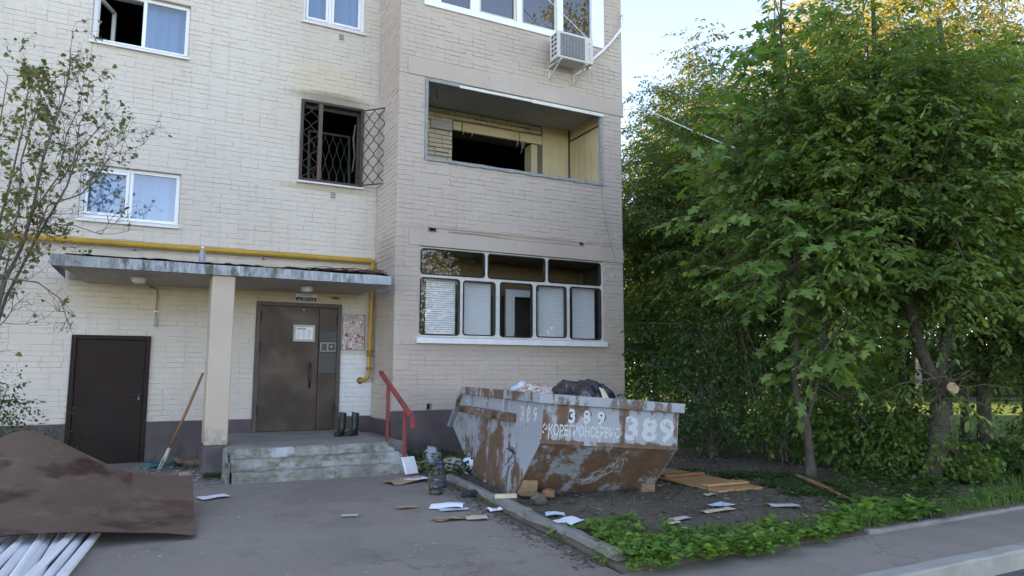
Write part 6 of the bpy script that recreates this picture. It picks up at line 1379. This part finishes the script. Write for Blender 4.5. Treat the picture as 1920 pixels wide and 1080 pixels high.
# --- birches and other tall trees far behind, in the sun
far = [(1305, 33, 17.5, 2.4, 'birch', 'slender birch rising highest right of the building'), (1225, 36, 14.5, 2.6, 'birch', 'birch with thin crown beside the building edge'), (1400, 34, 15.0, 2.8, 'birch', 'birch between the slender one and the golden ones'), (1500, 30, 17.5, 3.0, 'gold', 'golden birch, leftmost of the golden ones'), (1600, 33, 23, 3.4, 'gold', 'golden birch standing second of the golden ones'), (1720, 30, 21, 3.2, 'gold', 'golden birch standing third of the golden ones'), (1840, 31, 23, 3.6, 'gold', 'golden birch standing fourth of the golden ones'), (1940, 29, 21, 3.4, 'gold', 'golden birch, rightmost of the golden ones')]
for px, d, h, r, kd, lab in far:
    B = bear(px, d, .1)
    cl = [((B.x+random.gauss(0, .3)*r, B.y+random.gauss(0, .3)*r, z), (r*k, r*k, h*.10)) for z, k in zip(np.linspace(h*.28, h*.94, 8), (.8, 1, 1, .95, .85, .7, .55, .38))]
    tree('birch_tree', lab, 'tree', tuple(B), [([B, B+Vector((.2, 0, h*.3)), B+Vector((-.1, .2, h*.6)), B+Vector((.1, 0, h*.97))], .10, .02)], cl, 2000, 'small', .19, MT['goldleaf' if kd == 'gold' else 'birchleaf'], MT['birchbark'], (.8, 1.6), 7, .5, 'sunlit birches behind the maples', 14, .35, twig=False)
# --- dense wood beyond the lawn: reads as one mass
cl = []
for k in range(46):
    p = bear(1150+k*19+random.uniform(-10, 10), random.uniform(36, 46), 0); h = random.uniform(2.5, 5.5)
    cl.append(((p.x, p.y, h*.62), (2.6, 2.6, h*.8)))
P, D = clump_sprays(cl, 9000, .5); data = spray_leaves(P, D, rng.uniform(.8, 1.6, 9000), 6, 'simple', .3, .24)
k = data[0][:, 2] > .1
o = raw_obj('far_wood', leaf_mesh('far_wood', *SIMPLE4, *[q[k] for q in data], MT['bushleaf'])); o['kind'] = 'stuff'
# --- trees across the road behind the camera, mirrored in the panes
for i, (x, y, h, lab) in enumerate(((18, -21, 13, 'golden birch across the road mirrored in the leftmost top pane'), (31, -22, 12, 'golden birch across the road mirrored in the rightmost top pane'), (19, -6, 23, 'tall golden birch across the road mirrored in the top glazing'))):
    B = Vector((x, y, -.1)); cl = [((x+random.gauss(0, .6), y+random.gauss(0, .6), z), (2.8*k_, 2.8*k_, h*.11)) for z, k_ in zip(np.linspace(h*.2, h*.92, 7), (.9, 1.1, 1.1, 1, .9, .6, .3))]
    tree('birch_tree', lab, 'tree', tuple(B), [([B, B+Vector((.2, 0, h*.5)), B+Vector((0, .2, h*.97))], .18, .02)], cl, 1300, 'small', .24, MT['goldleaf'], MT['birchbark'], (1, 1.8), 6, .45, 'sunlit birches across the road', 6, .35, twig=False)

# --- bare lilac at the left
LY = 9.35
lil = thing('lilac_shrub', 'half bare lilac shrub with few curled leaves in front of the wall at left', 'shrub', (-1.95, LY, 0))
stems = [[(-60, 800), (-20, 640), (10, 525), (40, 465), (60, 400), (80, 300), (100, 240), (117, 190), (130, 140), (132, 90)],
 [(-55, 810), (-15, 640), (10, 560), (70, 445), (125, 350), (150, 280), (190, 235)],
 [(60, 460), (90, 385), (150, 365), (180, 340), (200, 300), (250, 277), (272, 270)],
 [(-70, 800), (-40, 600), (-10, 450), (20, 340), (45, 230), (55, 150)],
 [(-80, 780), (-50, 500), (-20, 330), (0, 230), (15, 140)],
 [(-10, 560), (0, 521), (70, 529), (113, 560), (124, 595), (134, 611)],
 [(-20, 620), (20, 470), (60, 440), (130, 420), (190, 440), (215, 400)],
 [(60, 400), (110, 330), (125, 250), (150, 200), (160, 130)], [(110, 345), (140, 300), (150, 230), (175, 190)], [(-30, 600), (0, 480), (35, 400), (40, 300), (70, 200), (75, 120)],
 [(-30, 640), (10, 600), (30, 570), (45, 560)], [(-30, 560), (20, 500), (55, 430), (90, 440), (105, 450)]]
bs, tw = MB(), MB(); lp, ly = [], []; heads = MB()
random.seed(11)
def lil_twig(p, d, l, r, depth):
    pts = [p]; q = p.copy(); dd = d.copy()
    for k in range(4):
        dd = (dd+Vector((random.gauss(0, .22), random.gauss(0, .2), random.gauss(.03, .2)))).normalized(); q = q+dd*l/4; pts.append(q.copy())
    tw.tube(pts, [r, r*.85, r*.7, r*.55, r*.4], 4, False)
    if depth > 0:
        for k in range(random.choice((2, 3))):
            i = random.choice((1, 2, 3, 4)); lil_twig(pts[i], (dd+Vector((random.gauss(0, .7), random.gauss(0, .5), random.gauss(.1, .5)))).normalized(), l*random.uniform(.45, .75), r*.65, depth-1)
    else:
        if random.random() < .45:
            for k in range(random.randint(4, 9)): heads.ball(q+Vector((random.gauss(0, .02), random.gauss(0, .02), random.gauss(0, .03))), random.uniform(.003, .006), 5, 4)
    dens = .58 if q.x < -1.12 else (.26 if q.x < -.6 else .16)
    if q.z < 2.6: dens *= .35
    for pp in pts[2:]:
        if random.random() < dens:
            lp.append(pp); ly.append(Vector((random.gauss(0, .6), random.gauss(-.3, .5), random.gauss(-.5, .5))))
for si, s in enumerate(stems):
    yo = random.uniform(-.3, .3); pts = [onY(px, py, LY+yo+.25*math.sin(i*.9+si)) for i, (px, py) in enumerate(s)]
    if s[0][1] > 700: pts[0] = Vector((pts[0].x*.5-.98, LY+yo*.3, .0)) if pts[0].z > .3 else pts[0]
    r0 = (.026, .024, .010, .022, .020, .011, .011, .010, .009, .018, .008, .009)[si]; n = len(pts)
    bs.tube(pts, [r0*(1-.8*i/(n-1)) for i in range(n)], 6, False)
    for i in range(1, n):
        for k in range(2 if si in (5, 6, 10, 11) else 4):
            p = pts[i-1].lerp(pts[i], random.random()); d = (pts[i]-pts[i-1]).normalized()
            lil_twig(p, (d*.7+Vector((random.gauss(0, .55), random.gauss(0, .4), random.gauss(.1, .45)))).normalized(), random.uniform(.18, .42), .0042, 2 if p.z > 2.4 else 1)
bs.build('stem', MT['twig'], lil, True); tw.build('twigs', MT['twig'], lil)['kind'] = 'stuff'
if heads.v: heads.build('seed_heads', MT['seed'], lil)['kind'] = 'stuff'
n = len(lp); pos = np.array([list(p) for p in lp]); Yv = nrm(np.array([list(v) for v in ly])+1e-6); rn = np.clip(rng.normal(.5, .3, n), 0, 1)
loc = np.array([[-1.95, LY, 0]])
o = raw_obj('leaves', leaf_mesh('leaves', *HEART, pos-loc, Yv, rng.normal(0, 1, (n, 3)), rng.uniform(.03, .068, n), rn, MT['lilacleaf']), lil); o['kind'] = 'stuff'
random.seed(21)
# --- small shrub under it and low weeds along the plinth
B = Vector((-1.62, 10.2, 0)); tree('small_leaved_shrub', 'small leaved green shrub at the left edge by the wall', 'shrub', tuple(B), [([B, B+Vector((.1, 0, .6)), B+Vector((.22, -.05, 1.2))], .012, .005), ([B, B+Vector((-.1, 0, .5)), B+Vector((-.05, -.05, 1.4))], .012, .005)], [((B.x, B.y, .55), (.42, .3, .4)), ((B.x+.1, B.y, 1.0), (.28, .22, .35))], 190, 'small', .045, MT['bushleaf'], MT['twig'], (.15, .3), 6, .1, None, 10, .3, twig=False)

# --- ground plants
def point_in(poly, x, y):
    c = False; n = len(poly)
    for i in range(n):
        (x1, y1), (x2, y2) = poly[i], poly[(i+1) % n]
        if (y1 > y) != (y2 > y) and x < (x2-x1)*(y-y1)/(y2-y1)+x1: c = not c
    return c
def weed_bed(name, poly, n, hgt, leaf, mat, tpl, zf, kper=5, stems=True):
    xs = [p[0] for p in poly]; ys = [p[1] for p in poly]; P = []
    while len(P) < n:
        x, y = random.uniform(min(xs), max(xs)), random.uniform(min(ys), max(ys))
        if not point_in(poly, x+.16*n3(x, y, 1, 5), y+.14*n3(x, y, 7, 6)): continue
        if n3(x, y, 3, 2.6) < -.05 and random.random() < .8: continue
        P.append((x, y, zf(x, y)))
    P = np.array(P); H = hgt*rng.uniform(.35, 1.0, n)*(1+.5*np.array([n3(x, y, 8, 1.6) for x, y, z in P])); lean = rng.normal(0, .35, (n, 2))*H[:, None]
    pos, Yv, Zv, sz, rn = [], [], [], [], []
    for k in range(kper):
        t = rng.uniform(.35, 1.0, n); az = rng.uniform(0, 6.28, n); d = np.stack([np.cos(az), np.sin(az), rng.uniform(-.25, .45, n)], 1)
        p = P.copy(); p[:, :2] += lean*t[:, None]; p[:, 2] += H*t; p += d*leaf*.35
        pos.append(p); Yv.append(nrm(d)); Zv.append(nrm(np.array([[0, 0, 1.]])+rng.normal(0, .3, (n, 3)))); sz.append(leaf*rng.uniform(.55, 1.25, n)); rn.append(np.clip(rng.normal(.45, .22, n), 0, 1))
    o = raw_obj(name, leaf_mesh(name, *tpl, np.concatenate(pos), np.concatenate(Yv), np.concatenate(Zv), np.concatenate(sz), np.concatenate(rn), mat)); o['kind'] = 'stuff'; return o
def blades(name, pts, hgt, mat, wdt=.004):
    P = np.array(pts); n = len(P); tpl = (np.array([(-.5, 0, 0), (.5, 0, 0), (.35, .55, .0), (-.35, .55, 0), (0, 1, 0)]), [(0, 1, 2), (0, 2, 3), (3, 2, 4)])
    az = rng.uniform(0, 6.28, n); ln = rng.uniform(.1, .7, n); Y = np.stack([np.cos(az)*ln, np.sin(az)*ln, np.ones(n)], 1); Z = np.stack([np.cos(az), np.sin(az), -ln], 1)
    h = hgt*rng.uniform(.4, 1.1, n); tv = tpl[0].copy(); tv[:, 0] *= wdt/hgt*2
    o = raw_obj(name, leaf_mesh(name, tv, tpl[1], P, Y, Z, h, np.clip(rng.normal(.45, .25, n), 0, 1), mat)); o['kind'] = 'stuff'; return o
def pxpoly(L, z=.02): return [tuple(onZ(*p, z))[:2] for p in L]
W1 = pxpoly([(1095, 1000), (1150, 990), (1300, 1006), (1420, 1016), (1540, 1012), (1600, 1004), (1540, 1022), (1400, 1046), (1345, 1058), (1260, 1072), (1190, 1090), (1130, 1045)])
weed_bed('weed_carpet', W1, 560, .12, .05, MT['weedleaf'], OVATE, soil_z, 6)
weed_bed('lobed_weeds', W1, 200, .16, .062, MT['weedleaf'], MAPLE, soil_z, 4)
W2 = pxpoly([(1530, 985), (1600, 968), (1700, 968), (1760, 960), (1690, 985), (1640, 997), (1560, 1010)])
weed_bed('lobed_weeds', W2, 110, .14, .085, MT['weedleaf'], MAPLE, soil_z, 5)
W3 = pxpoly([(1690, 960), (1800, 935), (1925, 925), (1925, 945), (1750, 970), (1650, 992)])
weed_bed('low_weeds', W3, 230, .09, .045, MT['weedleaf'], OVATE, soil_z, 5)
W4 = pxpoly([(1240, 885), (1500, 895), (1640, 945), (1560, 960), (1480, 930), (1390, 900)])
weed_bed('sparse_weeds', W4, 1300, .06, .036, MT['bushleaf'], OVATE, soil_z, 5)
W5 = pxpoly([(1560, 900), (1640, 893), (1780, 893), (1850, 905), (1790, 940), (1680, 950), (1590, 935)])
weed_bed('underwood_weeds', W5, 420, .16, .05, MT['bushleaf'], OVATE, soil_z, 6)
weed_bed('underwood_weeds', W5, 120, .22, .055, MT['limeleaf'], OVATE, soil_z, 5)
weed_bed('heap_weeds', [(3.2, 8.6), (4.0, 8.1), (4.3, 9.6), (3.5, 10.0), (3.3, 9.2)], 130, .28, .075, MT['bushleaf'], OVATE, lambda x, y: .02, 6)
weed_bed('bay_foot_weeds', [(3.5, 10.15), (4.6, 10.2), (4.6, 10.42), (3.5, 10.42)], 90, .22, .04, MT['bushleaf'], OVATE, lambda x, y: .02, 6)
weed_bed('column_weeds', [(.8, 9.75), (1.0, 9.7), (1.0, 10.0), (.72, 10.0)], 60, .07, .03, MT['bushleaf'], OVATE, lambda x, y: .01, 5)
weed_bed('sheet_weeds', [(-1.6, 10.2), (-.9, 10.3), (-.9, 10.9), (-1.6, 10.9)], 120, .75, .05, MT['bushleaf'], OVATE, lambda x, y: .03, 5)
pts = []
while len(pts) < 5200:
    d = 8.3+random.random()**1.3*11; p = bear(random.uniform(1560, 2050), d, .06)
    if p.x > 8.9 and p.y > 4.3: p.z = .055+.02*n3(p.x, p.y, 3, 3); pts.append(tuple(p))
blades('long_grass', pts, .13, MT['grassblade'], .007)
pts = []
for _ in range(2600):
    y = random.uniform(4.15, 9.6); x = random.uniform(kerbx(y)+.12, 9.0)
    if n3(x, y, 6, 1.1) > .02 or random.random() < .06: pts.append((x, y, soil_z(x, y)))
blades('soil_grass', pts, .06, MT['grassblade'], .004)
pts = []
for _ in range(700):
    y = random.uniform(4.2, 9); x = kerbx(y)+random.choice((-.012, .135))+random.gauss(0, .012)
    if n3(x, y, 2, 2.5) > .08: pts.append((x, y, .0))
pts2 = []
while len(pts2) < 2600:
    x, y = random.uniform(3.0, 9.5), random.uniform(4.1, 5.0)
    if y < 4.15+.5*abs(n3(x, 0, 4, 1.3))+.25 and x > kerbx(y)+.12: pts2.append((x, y, soil_z(x, y)))
blades('weed_grass', pts2, .13, MT['grassblade'], .004)
blades('kerb_grass', pts, .10, MT['grassblade'], .004)
P0 = []
while len(P0) < 1500:
    y = random.uniform(4.3, 10); x = random.uniform(kerbx(y)+.15, 10)
    if random.random() < (.35+.65*min(1, max(0, (x-5)/3))): P0.append((x, y, soil_z(x, y)+.012))
n = len(P0); o = raw_obj('fallen_leaves', leaf_mesh('fallen_leaves', *OVATE, np.array(P0), nrm(rng.normal(0, 1, (n, 3))*np.array([[1, 1, .15]])), nrm(np.array([[0, 0, 1.]])+rng.normal(0, .3, (n, 3))), rng.uniform(.02, .05, n), rng.random(n), MT['deadleaf'])); o['kind'] = 'stuff'
# rosettes along the kerb: each a plant with its own leaves
def rosette(name, label, c, nl, L, wd, mat, up=.6, group=None, cat='plant'):
    t = thing(name, label, cat, c, group=group)
    for k in range(nl):
        a_ = 6.283*k/nl+random.uniform(-.3, .3); l = L*random.uniform(.65, 1.1); u_ = up*random.uniform(.5, 1.2); b = MB(); w0 = wd*random.uniform(.8, 1.15)
        def f(u, v):
            r = l*v; z = l*(u_*v-.62*u_*v*v*1.3); s = math.sin(math.pi*min(1, v*.9+.08))**.7*w0*(1+.18*math.sin(v*22)); x_ = (u-.5)*2*s
            return (r*math.cos(a_)-x_*math.sin(a_), r*math.sin(a_)+x_*math.cos(a_), z+.25*abs(x_)+.003)
        b.grid(f, 2, 7); me = b.mesh('leaf', mat, True); at_ = me.attributes.new('rnd', 'FLOAT', 'FACE'); at_.data.foreach_set('value', np.full(len(me.polygons), random.uniform(.25, .85), np.float32)); raw_obj('leaf', me, t)
    return t
for (px, py), nl, L, lab in (((950, 945), 11, .17, 'dandelion plant at the kerb foot by the timber offcut'), ((1062, 1000), 14, .24, 'largest dandelion plant hanging over the path kerb'), ((1108, 1020), 9, .16, 'dandelion plant at the kerb foot right of the largest one'), ((912, 938), 8, .09, 'small dandelion plant at the kerb by the dark cloth'), ((985, 965), 8, .10, 'small dandelion plant halfway along the kerb'), ((600, 892), 8, .11, 'small weed growing at the foot of the steps'), ((1140, 1052), 9, .15, 'dandelion plant at the near broken end of the kerb')):
    p = onZ(px, py, .01); rosette('dandelion_plant', lab, (p.x, p.y, .004), nl, L, .022, MT['weedleaf'], .9, 'dandelion plants along the kerb')
p = onZ(1712, 962, .05); rosette('burdock_plant', 'broad leaved burdock plant near the right weeds by the pavement', (p.x, p.y, soil_z(p.x, p.y)), 7, .34, .085, MT['bushleaf'], 1.1)
p = onZ(1600, 940, .05); rosette('broadleaf_plant', 'smaller broad leaved plant beside the long cardboard', (p.x, p.y, soil_z(p.x, p.y)), 5, .2, .06, MT['bushleaf'], 1.0)
p = onZ(1435, 938, .05); scrap('yellow_leaf', MT['limeleaf'], 'single yellow leaf on the soil behind the grey newspaper', 'leaf', (p.x, p.y, soil_z(p.x, p.y)+.03), .11, .07, .4, (.3, 0), .03)
